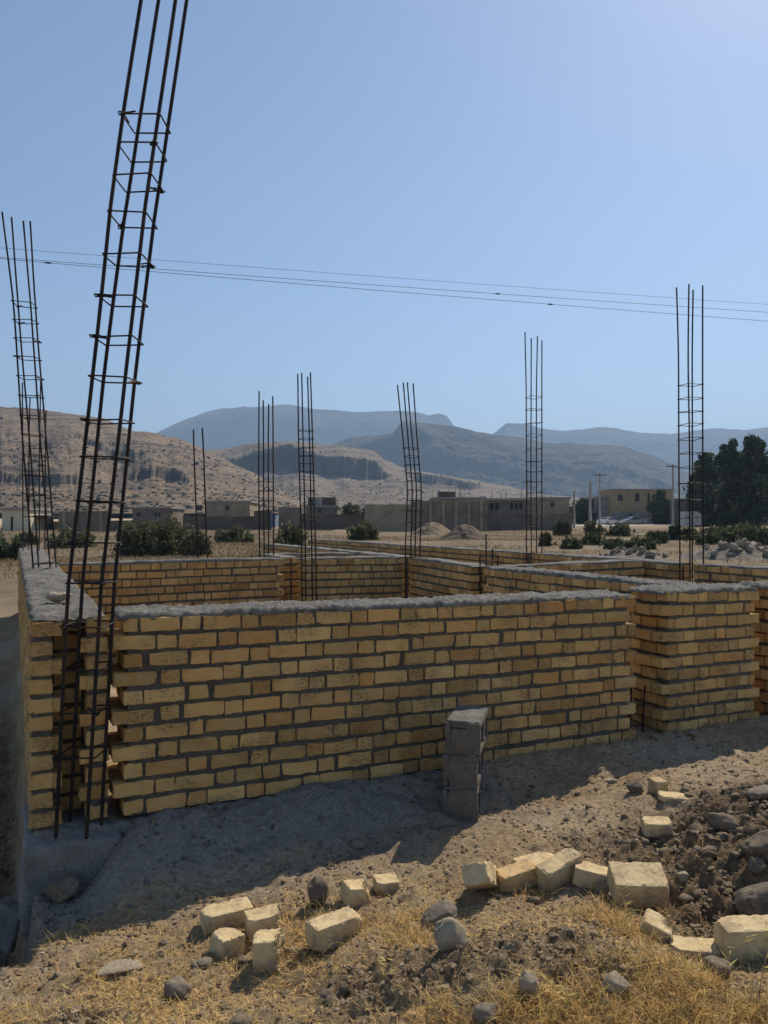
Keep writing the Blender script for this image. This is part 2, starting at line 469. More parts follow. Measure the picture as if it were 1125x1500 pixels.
CH = .089; BH = .068; S_, H_, J_ = .196, .091, .010
def wall(label, a, b, along, L, T, z0, z1, group, near=False, tooth=(False, False), flip=False, nc=11, notch=False, cap_set=.0, capz=.024):
    """brick wall from (a,b) running along 'u' or 'v'; its thickness goes to +b (u walls) or +a (v walls)"""
    x0, y0 = ab(a, b)
    if along == 'u': ex = np.array([UX, UY]); ey = np.array([-UY, UX])
    else: ex = np.array([-UY, UX]); ey = np.array([UX, UY])
    def tr(v):
        v = np.asarray(v); z = v[:, 2]+z0+(z1-z0)*v[:, 0]/L
        xy = np.array([x0, y0])+v[:, :1]*ex+v[:, 1:2]*ey
        return np.concatenate([xy, z[:, None]], 1)
    mir = along == 'v'
    root = thing('brick_wall', tr([[L/2, T/2, 0.]])[0], label, 'wall', group)
    seed = int(RNG.integers(1e6))
    def wave(x, c): return .007*vnoise(x*1.3, c*.35, 0, seed)+.003*vnoise(x*4, c*1.1, 0, seed+1)
    B = MB()
    tpl = TPL_NEAR if near else TPL_FAR
    fs = tpl[2][:, ::-1] if mir else tpl[2]
    hd = .049
    def put(cx, cy, cz, hx, hy, hz):
        v = brick_verts(tpl, (hx, hy, hz), (.0055 if near else .005), .0022 if near else .0012, .45 if near else .15)
        an = RNG.normal(0, .011); c_, s_ = math.cos(an), math.sin(an)
        v = np.stack([v[:, 0]*c_-v[:, 2]*s_, v[:, 1], v[:, 0]*s_+v[:, 2]*c_], 1)
        B.add(tr(v+np.array([cx, cy, cz])), fs, brick_tint())
    for c in range(nc):
        zc = (nc-1-c)*CH+BH/2+.008
        odd = c % 2 == 0
        s0 = .052 if (tooth[0] and odd) else 0.
        e0 = L-(.052 if (tooth[1] and not odd) else 0.)
        for row, yc in ((0, hd), (1, T-hd)):
            x = s0+RNG.uniform(0, .006); st = not odd
            while x < e0-.035:
                ln = (S_ if st else H_)*RNG.uniform(.95, 1.04)
                if RNG.random() < .06: ln *= .7
                if x+ln > e0-.03: ln = e0-x
                ln = min(ln, e0-x)
                put(x+ln/2, yc+RNG.normal(0, .0014), zc+float(wave(x, c))+RNG.normal(0, .0015), ln/2, hd, BH/2*RNG.uniform(.93, 1.03))
                x += ln+J_*RNG.uniform(.5, 1.6); st = not st
                if RNG.random() < .05: x += .018
        if T > .25:
            for xe, on in ((s0, not notch), (e0-.1, True)):
                gap = T-4*hd-.02
                if on and gap > .04: put(xe+.048, T/2, zc, .048, gap/2, BH/2)
            if notch:
                put(.23, T/2, zc, .048, (T-4*hd-.02)/2, BH/2)
                if odd: put(.052, hd+.028, zc-.002, .045, .062, BH/2*.95)
                else: put(.06, T-hd-.02, zc, .045, .058, BH/2*.95)
    B.build('bricks', MAT['brick'], root)
    # bedding mortar between the bricks, slightly behind their faces
    st_ = .035 if near else .09
    def core(xa, xb, ya, yb):
        n = (max(2, int((xb-xa)/st_)), max(2, int((yb-ya)/.06)), max(3, int(nc*CH/st_)))
        t, kk, f = rb_template(*n)
        hx, hy, hz = (xb-xa)/2, (yb-ya)/2, nc*CH/2
        v = t*(np.array([hx, hy, hz])-.006)+kk*.006
        v = v+np.array([xa+hx, ya+hy, hz])
        nz = fbm(v[:, 0]*9, v[:, 2]*14, v[:, 1]*9, 3, seed+5)
        am = .0034 if near else .0010
        v[:, 1] += np.sign(t[:, 1])*(np.abs(t[:, 1]) > .99)*nz*am
        v[:, 0] += np.sign(t[:, 0])*(np.abs(t[:, 0]) > .99)*nz*am*2
        return tr(v), (f[:, ::-1] if mir else f)
    rc = .0092 if near else .0085
    M_ = MB()
    if notch:
        v, f = core(.20, L-.03, rc, T-rc); M_.add(v, f)
        v, f = core(.012, .21, rc, .095); M_.add(v, f)
        v, f = core(.012, .21, T-.095, T-rc); M_.add(v, f)
    else:
        v, f = core(.074 if tooth[0] else .012, L-(.074 if tooth[1] else .012), rc, T-rc); M_.add(v, f)
    M_.build('mortar', MAT['mortar'], root)
    # trowelled cement bed on top
    K = MB()
    n = max(6, int(L/(.013 if near else .07)))
    prof = [(-.001, -.012), (-.003, .10), (.005, .80), (.022, .96)]
    m = 15 if near else 6
    mid = [(tq, 1.0) for tq in np.linspace(.06, T-.06, m)]
    pr = prof+mid+[(T-q[0], q[1]) for q in prof[::-1]]
    pr = np.array(pr); pr[:, 0] = np.clip(pr[:, 0], -.01, T+.01)
    xs = np.linspace(.012+cap_set, L-.012, n)
    rows = []
    hz_ = nc*CH-.012
    for i, x in enumerate(xs):
        e = min(1., .25+min(i, n-1-i)*.28)
        yy = pr[:, 0].copy(); zz = np.where(pr[:, 1] > 0, pr[:, 1]*capz*e, pr[:, 1])
        nz = fbm(np.full(len(yy), x*6), yy*9, 0, 4, seed+9)
        big = vnoise(x*2.2, 3.3, 0, seed+13)
        edge = .014*vnoise(x*7, 0.5, 0, seed+15)+.008*vnoise(x*23, .5, 0, seed+16)
        yy[:4] += np.abs(edge)*1.3; yy[-4:] -= np.abs(edge)
        if near: yy[:3] += .006*vnoise(x*41, np.arange(3)*.7, 0, seed+18)
        zz = zz+np.where(pr[:, 1] > .3, (.006*nz+.006*big)*e, 0)
        if near: zz = zz+np.where(pr[:, 1] > .3, .010*fbm(np.full(len(yy), x*50), yy*50, 0, 3, seed+19), 0)
        rows.append(np.stack([np.full(len(yy), x), yy, zz+hz_], 1))
    q = len(pr); V = np.concatenate(rows)
    i = np.arange(n*q).reshape(n, q)
    ff = np.stack([i[:-1, :-1].ravel(), i[1:, :-1].ravel(), i[1:, 1:].ravel(), i[:-1, 1:].ravel()], 1)
    if mir: ff = ff[:, ::-1]
    fl = ff.tolist()+[list(range(q)), list(range((n-1)*q, n*q))[::-1]]+[[int(i[j, 0]), int(i[j, -1]), int(i[j+1, -1]), int(i[j+1, 0])] for j in range(n-1)]
    K.add(tr(V), fl)
    K.build('cement_cap', MAT['cap'], root, True)
    return root

GW = 'unfinished brick walls of the new building'
wall('long front wall of buff bricks, directly behind the stacked concrete blocks', 0, 0, 'u', 3.33, .34, .115, .078, GW, True, (True, True), cap_set=.02)
wall('wide brick pier with flat cement top at the right end of the front', 3.56, 0, 'u', .97, .35, .095, .085, GW, True, (True, True))
wall('cut-off brick wall at the right picture edge, right of the wide pier', 4.66, 0, 'u', 2.4, .33, .09, .08, GW, True, (True, False))
wall('long left wall running back, a tan stone lying on its cement top', -.36, .02, 'v', 10.2, .345, .115, .13, GW, True, (False, False), notch=True)
wall('cross wall behind the front wall, left of the gap with two bare bars', .0, 4.75, 'u', 2.44, .22, .135, .145, GW, False, (False, True))
wall('short cross wall behind the front wall, right of the gap with bare bars', 2.66, 4.75, 'u', 1.36, .22, .14, .13, GW, False, (True, False))
wall('inner partition facing right, ending at the gap with short starter bars', 4.09, 3.22, 'v', 1.50, .24, .09, .12, GW, False, (True, False))
wall('inner wall running back from the wide pier, broad cement top', 4.09, .36, 'v', 2.66, .28, .085, .09, GW, True, (False, True))
wall('partition continuing straight back behind the leaning thin rebar cage', 4.09, 5.02, 'v', 6.0, .24, .12, .14, GW)
wall('low-looking short wall behind the gap, running back to the far room', 2.52, 5.05, 'v', 1.25, .22, .14, .14, GW)
wall('far short cross wall showing only its top above the middle walls', 2.52, 6.32, 'u', 1.55, .22, .12, .12, GW)
wall('cross wall between the inner wall and the right outer wall', 4.40, 3.25, 'u', 2.2, .22, .07, .10, GW)
wall('right outer wall in front of the rubble, right of the tall right cage', 6.65, .3, 'v', 2.25, .24, .085, .085, GW)
wall('right outer wall between the two tall upright rebar cages', 6.65, 2.80, 'v', 2.8, .24, .085, .10, GW)
wall('farthest stretch of right outer wall, beyond the cage with vertical bars', 6.65, 5.85, 'v', 9.4, .24, .10, .12, GW)

# ------------------------------------------------------------------ footing under the corner column
def blob_prism(outline, z0f, ztop, name):
    pass
m = MB()
t, kk, f = rb_template(26, 12, 16)
hx, hy, hz = .215, .24, .22
v = t*(np.array([hx, hy, hz])-.02)+kk*.02
v[:, 2] += -.10
flare = 1+.12*np.clip(-(v[:, 2]+.05)/.3, 0, 1)
v[:, 0] *= flare; v[:, 1] *= flare
nz = fbm(v[:, 0]*7, v[:, 1]*7, v[:, 2]*7, 4, 301)
v += np.sign(t)*(np.abs(t) > .98)*nz[:, None]*.012
v[:, 2] -= .05*sstep(0, .24, -v[:, 1])*sstep(-1, 1, t[:, 2])
x0, y0 = ab(-.17, .155)
vv = np.stack([x0+v[:, 0]*UX-v[:, 1]*UY, y0+v[:, 0]*UY+v[:, 1]*UX, v[:, 2]], 1)
m.add(vv, f)
o = m.build('concrete_footing', MAT['concrete'], None, True)
tag(o, 'pale concrete footing under the corner rebar cage, brown cobble at its foot', 'footing')

# ------------------------------------------------------------------ rebar cages
def cage(label, path, hw, hd, bar_tops, stirrups, r=.008, rs=.004, yaw=0., ribs=False, hooks=False, group='rebar column cages'):
    """path: list of (z, x, y) of the axis from bottom to top; four bars, each with its own end; stirrups at heights"""
    path = np.array(path, float)
    def axp(z): return np.stack([np.interp(z, path[:, 0], path[:, 1]), np.interp(z, path[:, 0], path[:, 2])], -1)
    root = thing('rebar_cage', (path[0, 1], path[0, 2], path[0, 0]), label, 'rebar cage', group)
    c_, s_ = math.cos(yaw), math.sin(yaw)
    cor = [(-hw, -hd), (hw, -hd), (hw, hd), (-hw, hd)]
    cor = [(x*c_-y*s_, x*s_+y*c_) for x, y in cor]
    for (dx, dy), zt in zip(cor, bar_tops):
        if zt is None: continue
        n = max(14, int((zt-path[0, 0])/(.0065 if ribs else .15)))
        z = np.linspace(path[0, 0], zt, n)
        sd = int(RNG.integers(9999))
        wob = (.006+.012*((z-path[0, 0])/(zt-path[0, 0]))**4)[:, None]*np.stack([vnoise(z*.9, 0, 0, sd), vnoise(z*.9, 5, 0, sd)], -1)
        xy = axp(z)+np.array([dx, dy])+wob
        rr = np.where(np.arange(n) % 2 == 0, r, r*1.22) if ribs else r
        MB().tube(np.concatenate([xy, z[:, None]], 1), rr, 7 if ribs else 5).build('steel_bar', MAT['steel'], root, not ribs)
    rs2 = r+rs
    for i, zs in enumerate(stirrups):
        ctr = axp(np.array(zs))
        tilt = RNG.normal(0, .03, 2)
        pts = []
        ex = 1+rs2/hw; ey = 1+rs2/hd
        cc = [(x*ex, y*ey) for x, y in cor]
        for q in range(4):
            p0 = np.array(cc[q]); pa = np.array(cc[(q-1) % 4]); pb = np.array(cc[(q+1) % 4])
            for w_ in ((pa-p0)*.09, np.zeros(2), (pb-p0)*.09):
                w = p0*(.985 if not w_.any() else 1)+w_
                pts.append((ctr[0]+w[0], ctr[1]+w[1], zs+w[0]*tilt[0]*1.2+w[1]*tilt[1]*1.2+RNG.normal(0, .0015)))
        sm = MB().tube(np.array(pts), rs, 5, closed=True)
        if hooks:
            q = int(RNG.integers(4)); p0 = np.array(cc[q])
            for k_ in range(2):
                d = -p0/np.linalg.norm(p0); an = RNG.normal(0, .35); d = np.array([d[0]*math.cos(an)-d[1]*math.sin(an), d[0]*math.sin(an)+d[1]*math.cos(an)])
                ln = RNG.uniform(.05, .085)
                st = np.array([ctr[0]+p0[0]*1.03, ctr[1]+p0[1]*1.03, zs+(k_-.5)*.008])
                sm.tube(np.array([st, st+np.array([d[0]*ln*.5, d[1]*ln*.5, .004]), st+np.array([d[0]*ln, d[1]*ln, RNG.normal(0, .012)])]), rs, 5)
            a_ = np.arange(7)*2*math.pi/7   # tie wire knot
            sm.tube(np.stack([ctr[0]+p0[0]+.013*np.cos(a_), ctr[1]+p0[1]+.013*np.sin(a_), zs+.006*np.sin(a_*2)], 1), .0035, 4, closed=True)
        sm.build('stirrup', MAT['steel'], root, True)
    return root

def zrow(py, Y): return E-(py-HZ)/F*Y
def xcol(px, Y): return (px-562.5)/F*Y
Y1 = 3.60
p1 = [(1218, 114), (1150, 118), (854, 135), (668, 155.5), (551, 168), (312, 196), (168, 217), (0, 243), (-170, 270)]
cage('tall near rebar cage standing at the front-left corner, leaning right',
     [(zrow(y, Y1), xcol(x, Y1), Y1) for y, x in p1], .076, .08,
     [4.5, 4.42, 4.55, 4.47], [zrow(y+d, Y1) for y, d in ((168, 13), (211, 12), (256, 12), (312, 10), (371, 10), (433, 8), (493, 6), (551, 5), (614, 4), (668, 3), (734, 1), (795, 0), (855, -2), (918, -4), (981, -5), (1045, -6), (1110, -8))],
     .0080, .0040, 0.0, True, True)
Y2 = 7.2
cage('second rebar cage on the left wall top, leaning left with splayed bar ends',
     [(zrow(832, Y2), xcol(66, Y2), Y2), (zrow(640, Y2), xcol(50, Y2), Y2), (zrow(446, Y2), xcol(36, Y2), Y2), (zrow(312, Y2), xcol(23, Y2), Y2)], .078, .08,
     [zrow(316, Y2), zrow(328, Y2), zrow(318, Y2), zrow(314, Y2)], [zrow(y, Y2) for y in (446, 471, 498, 525, 553, 581, 611, 638, 668, 697, 726, 757, 791, 825)], .0085, .0042, .1, False, True)
Y3 = 10.6
cage('third thin rebar cage at the back end of the left wall, shorter bars',
     [(zrow(806, Y3), xcol(50, Y3), Y3), (zrow(556, Y3), xcol(50, Y3), Y3)], .11, .1,
     [zrow(562, Y3), zrow(559, Y3), zrow(600, Y3), zrow(580, Y3)], [zrow(y, Y3) for y in (655, 690, 724, 757, 788)], .009, .0042, .05)
Y4 = 9.8
cage('pair of bare leaning bars behind the cross wall, no stirrups above',
     [(zrow(845, Y4), xcol(300, Y4), Y4), (zrow(628, Y4), xcol(290, Y4), Y4)], .062, .06,
     [zrow(630, Y4), zrow(628, Y4), None, None], [zrow(830, Y4)], .0105, .0042)
Y5 = 9.9
cage('rebar cage with uneven bar tops behind the cross wall, left of the gap',
     [(zrow(850, Y5), xcol(390, Y5), Y5), (zrow(575, Y5), xcol(390, Y5), Y5)], .070, .068,
     [zrow(588, Y5), zrow(581, Y5), zrow(590, Y5), zrow(573, Y5)], [zrow(y, Y5) for y in (706, 719, 734, 748, 764, 780, 800)], .0095, .0042, .61)
y6 = 8.95; x6 = xcol(453.5, y6)
cage('slim rebar cage rising from the gap between the two cross walls',
     [(.12, x6, y6), (1.2, xcol(452.5, y6), y6), (zrow(547, y6), xcol(446, y6), y6)], .062, .06,
     [zrow(548, y6), zrow(546, y6), zrow(550, y6), zrow(547, y6)], [zrow(y, y6) for y in (631, 643, 656, 668, 679, 691, 703, 719, 740, 762, 785)], .0085, .004, .5)
x7, y7 = ab(4.22, 4.88)
cage('thin rebar cage leaning left above the corner of the inner partition',
     [(.12, x7, y7), (1.2, x7, y7), (zrow(717, y7), xcol(607, y7), y7), (zrow(560, y7), xcol(592.5, y7), y7)], .068, .07,
     [zrow(562, y7), zrow(562, y7), zrow(558, y7), zrow(563, y7)], [zrow(y, y7) for y in (657, 669, 681, 693, 705, 718, 733, 748, 765, 785)], .009, .004, .42)
x8, y8 = ab(6.77, 5.72)
cage('upright rebar cage before the right-hand compound wall, middle of three right ones',
     [(.12, x8, y8), (1.2, x8, y8), (zrow(485, y8), xcol(782, y8), y8)], .088, .085,
     [zrow(498, y8), zrow(500, y8), zrow(490, y8), zrow(485, y8)], [zrow(y, y8) for y in (582, 600, 620, 638, 658, 676, 691, 706, 722, 738, 755, 772, 790)], .0095, .0042, .27)
x9, y9 = ab(6.77, 2.68)
cage('tallest upright rebar cage on the right, in front of the dark trees',
     [(.12, x9, y9), (1.2, x9, y9), (zrow(420, y9), xcol(1011, y9), y9)], .092, .09,
     [zrow(421, y9), zrow(421, y9), zrow(421, y9), zrow(418, y9)], [zrow(y, y9) for y in (564, 584, 603, 622, 643, 664, 685, 708, 732, 758, 785)], .0095, .0044, .28)
xa, ya = ab(4.22, 3.12)
cage('short starter bars sticking up between inner partition and pier wall',
     [(.10, xa, ya), (1.35, xa, ya)], .07, .06, [1.42, 1.20, 1.26, 1.18], [.5, .9, 1.12], .008, .004, .4)
xb_, yb_ = ab(3.44, .19)
cage('stub of rebar low in the dark slot beside the wide pier',
     [(.08, xb_, yb_), (.42, xb_+.01, yb_)], .06, .07, [.36, .42, .40, .34], [.15, .27], .007, .0042, .3)

# ------------------------------------------------------------------ hollow concrete blocks
def hollow_block(base, yaw, dz, label):
    """block on its side: two square cores open to the right face"""
    L, W, Ht = .38, .185, .163
    root = thing('concrete_block', (base[0], base[1], base[2]+dz), label, 'concrete block', 'hollow blocks stacked against the front wall')
    m = MB()
    def slab(c, h):
        t, kk, f = rb_template(max(2, int(h[1]/.016)), 0+2, 3) if False else rb_template(3, 6, 3)
        v = t*(np.array(h)-.005)+kk*.005
        v = v+np.array(c)
        nz = fbm(v[:, 0]*17, v[:, 1]*17, (v[:, 2]+dz)*17, 3, 411)
        v = v+kk*nz[:, None]*.005
        c_, s_ = math.cos(yaw), math.sin(yaw)
        p = np.stack([v[:, 0]*c_-v[:, 1]*s_, v[:, 0]*s_+v[:, 1]*c_, v[:, 2]], 1)
        m.add(p+np.array([base[0], base[1], base[2]+dz]), f)
    w = .03
    slab((-W/2+w/2, L/2, Ht/2), (w/2, L/2, Ht/2))                       # closed back
    slab((w/2, L/2, w/2-.001), (W/2-w/2, L/2-.001, w/2))                # lower shell
    slab((w/2, L/2, Ht-w/2+.001), (W/2-w/2, L/2-.001, w/2))             # upper shell
    for yy in (w/2+.002, L/2, L-w/2-.002):
        slab((w/2, yy, Ht/2), (W/2-w/2-.001, w/2+.004, Ht/2-w+.004))
    m.build('block_shell', MAT['block'], root)
    t, kk, f = rb_template(6, 12, 1)
    v = t*(np.array([W/2-.008, L/2-.012, .006])-.003)+kk*.003
    nz = fbm(v[:, 0]*25, v[:, 1]*25, 0, 3, 421+int(dz*100))
    v = v+np.array([0, L/2, Ht+.001]); v[:, 2] += .006*nz
    c_, s_ = math.cos(yaw), math.sin(yaw)
    p = np.stack([v[:, 0]*c_-v[:, 1]*s_, v[:, 0]*s_+v[:, 1]*c_, v[:, 2]], 1)
    MB().add(p+np.array([base[0], base[1], base[2]+dz]), f).build('mortar_bed', MAT['cap'], root, True)
sb = np.array([xcol(677, 3.98), 3.98, .0])
sb[2] = float(H(sb[0], sb[1]+.1))-.03
hollow_block(sb+np.array([-.012, 0, 0]), -.20, 0, 'lowest of the three stacked concrete blocks, foot in the dirt')
hollow_block(sb+np.array([-.010, .012, 0]), -.22, .170, 'middle of the three stacked concrete blocks')
hollow_block(sb+np.array([.004, .02, 0]), -.245, .340, 'topmost of the three stacked concrete blocks, crusted with mortar')

# ------------------------------------------------------------------ loose bricks
def rot3(rx, ry, rz):
    cx, sx, cy, sy, cz, sz = math.cos(rx), math.sin(rx), math.cos(ry), math.sin(ry), math.cos(rz), math.sin(rz)
    Rx = np.array([[1, 0, 0], [0, cx, -sx], [0, sx, cx]]); Ry = np.array([[cy, 0, sy], [0, 1, 0], [-sy, 0, cy]]); Rz = np.array([[cz, -sz, 0], [sz, cz, 0], [0, 0, 1]])
    return Rz @ Ry @ Rx
def loose(px, py, dims, rz, label, rx=0, ry=0, brk=None, sink=.006, tint=1.0):
    """px,py: middle of the brick where it meets the soil"""
    g = hit(px, py)
    h = np.array(dims)/2
    t, kk, f = TPL_BIG
    bev = .0035
    v = t*(h-bev)+kk*bev
    sd = int(RNG.integers(1e6))
    nz = fbm(v[:, 0]*16+sd % 97, v[:, 1]*16, v[:, 2]*16, 4, sd)
    nrm = kk.copy(); inner = np.linalg.norm(nrm, axis=1) < .1
    edge = (np.abs(t) > .93).sum(1) >= 2
    crumb = fbm(v[:, 0]*55+sd % 31, v[:, 1]*55, v[:, 2]*55, 3, sd+8)
    v = v+nrm*nz[:, None]*.0022-nrm*(edge*np.clip(crumb, 0, 1)*.009)[:, None]+nrm*(crumb*.0012)[:, None]
    for _ in range(5):                                   # knocked-off corners
        c = np.array([RNG.choice((-1, 1)) for _ in range(3)])*h
        n = -np.sign(c)*RNG.uniform(.4, 1, 3); n /= np.linalg.norm(n)
        d = (v-c) @ n; lim = RNG.uniform(.003, .022)
        w = np.clip(lim-d, 0, None)
        v = v+w[:, None]*n*.9
    if brk:                                              # rough fracture plane cutting one end
        n, lim = np.array(brk[:3], float), brk[3]; n /= np.linalg.norm(n)
        d = v @ n+.010*fbm(v[:, 0]*30, v[:, 1]*30, v[:, 2]*30, 3, sd+3)
        w = np.clip(d-lim, 0, None); v = v-w[:, None]*n
        v = v+np.where(w > 0, 1, 0)[:, None]*.004*RNG.normal(0, 1, v.shape)
    v = v @ rot3(math.radians(rx), math.radians(ry), math.radians(rz)).T
    v[:, 2] -= v[:, 2].min()
    # rest it on the highest soil under its footprint
    xs, ys = v[:, 0]+g[0], v[:, 1]+g[1]
    low = v[:, 2] < .03
    zb = float(np.quantile(H(xs[low], ys[low])-v[low, 2], .6))
    v = v+np.array([g[0], g[1], zb-sink])
    o = MB().add(v, f, tint).build('loose_brick', MAT['loose'], None)
    return tag(o, label, 'brick', 'loose pale bricks on the ground')
FB = (.205, .10, .078)
loose(332, 1353, FB, 27, 'whole pale brick on edge of the shadow, leftmost of the loose whole bricks', 3)
loose(332, 1396, (.10, .10, .085), 42, 'smallest cube-like half brick at the left end of the loose bricks', 0, 4)
loose(392, 1364, (.17, .10, .085), 22, 'broken brick behind the upright half brick, ragged right side', 0, -3, (1, -.4, .2, .045))
loose(394, 1414, (.115, .10, .115), 6, 'upright half brick with a bitten right side, nearest of the left group', 0, 0, (1, -.35, .1, .036))
loose(489, 1376, (.20, .095, .09), 36, 'whole pale brick between the brown standing stone and the grey stones', 0, 0)
loose(527, 1325, (.14, .10, .085), 25, 'brick broken off slantwise, right of the brown standing stone', 0, 8, (1, -.3, .6, .03))
loose(566, 1306, (.10, .10, .06), 15, 'low half brick tucked behind the slantwise broken one')
loose(704, 1306, (.11, .19, .085), -14, 'brick propped up steeply, left end of the row of bricks on the bank', -30, -18)
loose(757, 1296, (.18, .095, .08), 24, 'orange-tinged brick second from the left in the row on the bank', 0, -6, tint=np.array([1.0, .88, .72]))
loose(785, 1278, (.19, .10, .07), 28, 'flat brick mostly hidden behind the row on the bank')
loose(820, 1290, (.20, .08, .10), 30, 'brick standing on its long edge in the middle of the row on the bank', 10, -14)
loose(866, 1293, (.15, .095, .075), -12, 'half-sunk brick at the right end of the row on the bank', 0, 10)
loose(934, 1322, (.215, .14, .105), -3, 'biggest near brick tipped forward over the dark hollow', 16, 0, sink=-.02)
loose(966, 1376, (.13, .09, .07), -25, 'broken whitish brick half buried left of the flat low brick', 8, 20, (1, .5, .3, .02), tint=1.08)
loose(1016, 1398, (.16, .10, .05), -10, 'flat low brick beside the cut-off big brick at the right edge')
loose(1098, 1402, (.215, .10, .125), 4, 'large brick cut off by the right picture edge', 3)
loose(962, 1211, (.13, .09, .065), -5, 'single pale brick lying alone on the dark soil heap', 5)
loose(964, 1163, (.07, .09, .085), 10, 'brown-sided brick end standing behind the thin slab', 0, 0, tint=.8)
loose(988, 1170, (.16, .10, .03), -22, 'thin slab of pale brick farthest back on the soil')

# ------------------------------------------------------------------ stones
def ico(sub):
    import bmesh
    bm = bmesh.new(); bmesh.ops.create_icosphere(bm, subdivisions=sub, radius=1)
    bm.verts.ensure_lookup_table()
    v = np.array([q.co[:] for q in bm.verts]); f = np.array([[x.index for x in q.verts] for q in bm.faces]); bm.free()
    return v, f
ICO4, ICO1, ICO2 = ico(4), ico(1), ico(2)
def stone_verts(base, dims, sd, rough=.22, facets=7):
    v = base.copy()
    rg = np.random.default_rng(sd)
    v = v*(1+rough*fbm(v[:, 0]*1.3+sd % 53, v[:, 1]*1.3, v[:, 2]*1.3, 3, sd)[:, None])
    for _ in range(facets):
        n = rg.normal(0, 1, 3); n /= np.linalg.norm(n); lim = rg.uniform(.62, .9)
        d = v @ n; v = v-np.clip(d-lim, 0, None)[:, None]*n*.85
    v = v*(1+.03*fbm(v[:, 0]*7, v[:, 1]*7, v[:, 2]*7, 3, sd+2)[:, None])
    return v*np.array(dims)/2
def stone(px, py, dims, rz, mat, label, sink=.15, facets=7, at=None, rough=.22, tilt=(0, 0)):
    g = hit(px, py) if at is None else np.array(at)
    sd = int(RNG.integers(1e6))
    v = stone_verts(ICO4[0], dims, sd, rough, facets) @ rot3(math.radians(tilt[0]), math.radians(tilt[1]), math.radians(rz)).T
    v = v+g+np.array([0, 0, -v[:, 2].min()-sink*dims[2]])
    o = MB().add(v, ICO4[1]).build('stone', MAT[mat], None, True)
    return tag(o, label, 'stone')
stone(467, 1326, (.125, .10, .155), 20, 'stone_brown', 'brown upright stone between two broken bricks', .12, 9)
stone(646, 1352, (.14, .09, .085), 25, 'stone_grey', 'grey flat-topped stone lying above the whitish one', .15, 6, tilt=(0, -14))
stone(657, 1386, (.125, .10, .105), 10, 'stone_white', 'whitish blocky stone in the middle foreground', .15, 9)
stone(260, 1464, (.095, .075, .075), 30, 'stone_grey', 'rounded grey pebble alone in the lower left straw', .12, 3)
stone(92, 1316, (.14, .12, .12), 0, 'stone_brown', 'brown cobble at the foot of the concrete footing', .08, 6)
xs_, ys_ = xcol(84, 4.15), 4.15
stone(0, 0, (.135, .09, .055), 0, 'stone_white', 'tan flat stone lying on the left wall top', .12, 4, at=(xs_, ys_, .115+11*CH+.028))
stone(1112, 1340, (.21, .20, .17), 20, 'stone_dark', 'big dark grey boulder at the right picture edge', .18, 16)
stone(1060, 1216, (.16, .085, .075), -38, 'stone_brown', 'long brown cobble on top of the stony heap', .1, 2, rough=.15)
stone(1120, 1258, (.20, .17, .15), 10, 'stone_brown', 'large brown rock half buried behind the dark boulder', .2, 16, rough=.35)
stone(1108, 1278, (.085, .07, .07), 30, 'stone_brown', 'squarish small stone wedged above the dark boulder', .1, 9)
stone(1118, 1168, (.15, .11, .07), 20, 'stone_grey', 'flat greyish slab at the right edge above the stony heap', .2, 5)
stone(1052, 1428, (.10, .065, .06), -25, 'stone_grey', 'smooth grey pebble below the large cut-off brick', .2, 2)
stone(902, 1452, (.085, .07, .075), 10, 'stone_white', 'white rock in the dry grass of the lower right', .2, 8)
stone(777, 1458, (.065, .05, .085), 0, 'stone_white', 'pale upright stone beside the dark hole in the grass', .15, 8)
stone(1000, 1290, (.055, .05, .05), 0, 'stone_white', 'small pale stone in the hollow right of the tipped brick', .2, 6)
stone(298, 1416, (.085, .06, .035), 20, 'stone_grey', 'low grey stone in the shadow of the smallest half brick', .3, 4)
stone(176, 1422, (.16, .10, .03), 15, 'stone_white', 'pale flat stone lying in the lower left straw', .35, 4)
stone(710, 1496, (.085, .07, .07), 15, 'stone_grey', 'grey stone at the bottom edge of the picture', .2, 8)
stone(1040, 1420, (.09, .06, .04), 60, 'stone_white', 'pale sliver of stone under the flat low brick', .3, 5)
stone(525, 1242, (.10, .07, .04), 0, 'stone_grey', 'flat stone on the cement spill near the shadow edge', .3, 6)
stone(930, 1160, (.10, .08, .055), 0, 'stone_dark', 'dark lump of stone left of the thin slab', .2, 8)
stone(893, 1146, (.095, .05, .03), 10, 'stone_white', 'small pale flat stone at the shadow edge before the pier', .25, 5)
stone(1015, 1078, (.075, .06, .05), 0, 'stone_grey', 'grey stone lying at the foot of the wide pier', .2, 7)

# broken concrete at the lower left edge
g = hit(14, 1386)
t, kk, f = TPL_BIG
v = t*(np.array([.11, .05, .10])-.012)+kk*.012
v = v+kk*(fbm(v[:, 0]*11, v[:, 1]*11, v[:, 2]*11, 4, 91)*.008)[:, None]
d = v @ np.array([.7, 0, .7])-.14; v = v-np.clip(d, 0, None)[:, None]*np.array([.7, 0, .7])
v = v @ rot3(math.radians(-16), math.radians(8), math.radians(-28)).T
v = v+np.array([g[0]-.03, g[1]+.05, g[2]-v[:, 2].min()-.04])
o = MB().add(v, f).build('broken_block', MAT['concrete'], None)
tag(o, 'broken grey concrete block in the shadow at the lower left edge', 'concrete block')

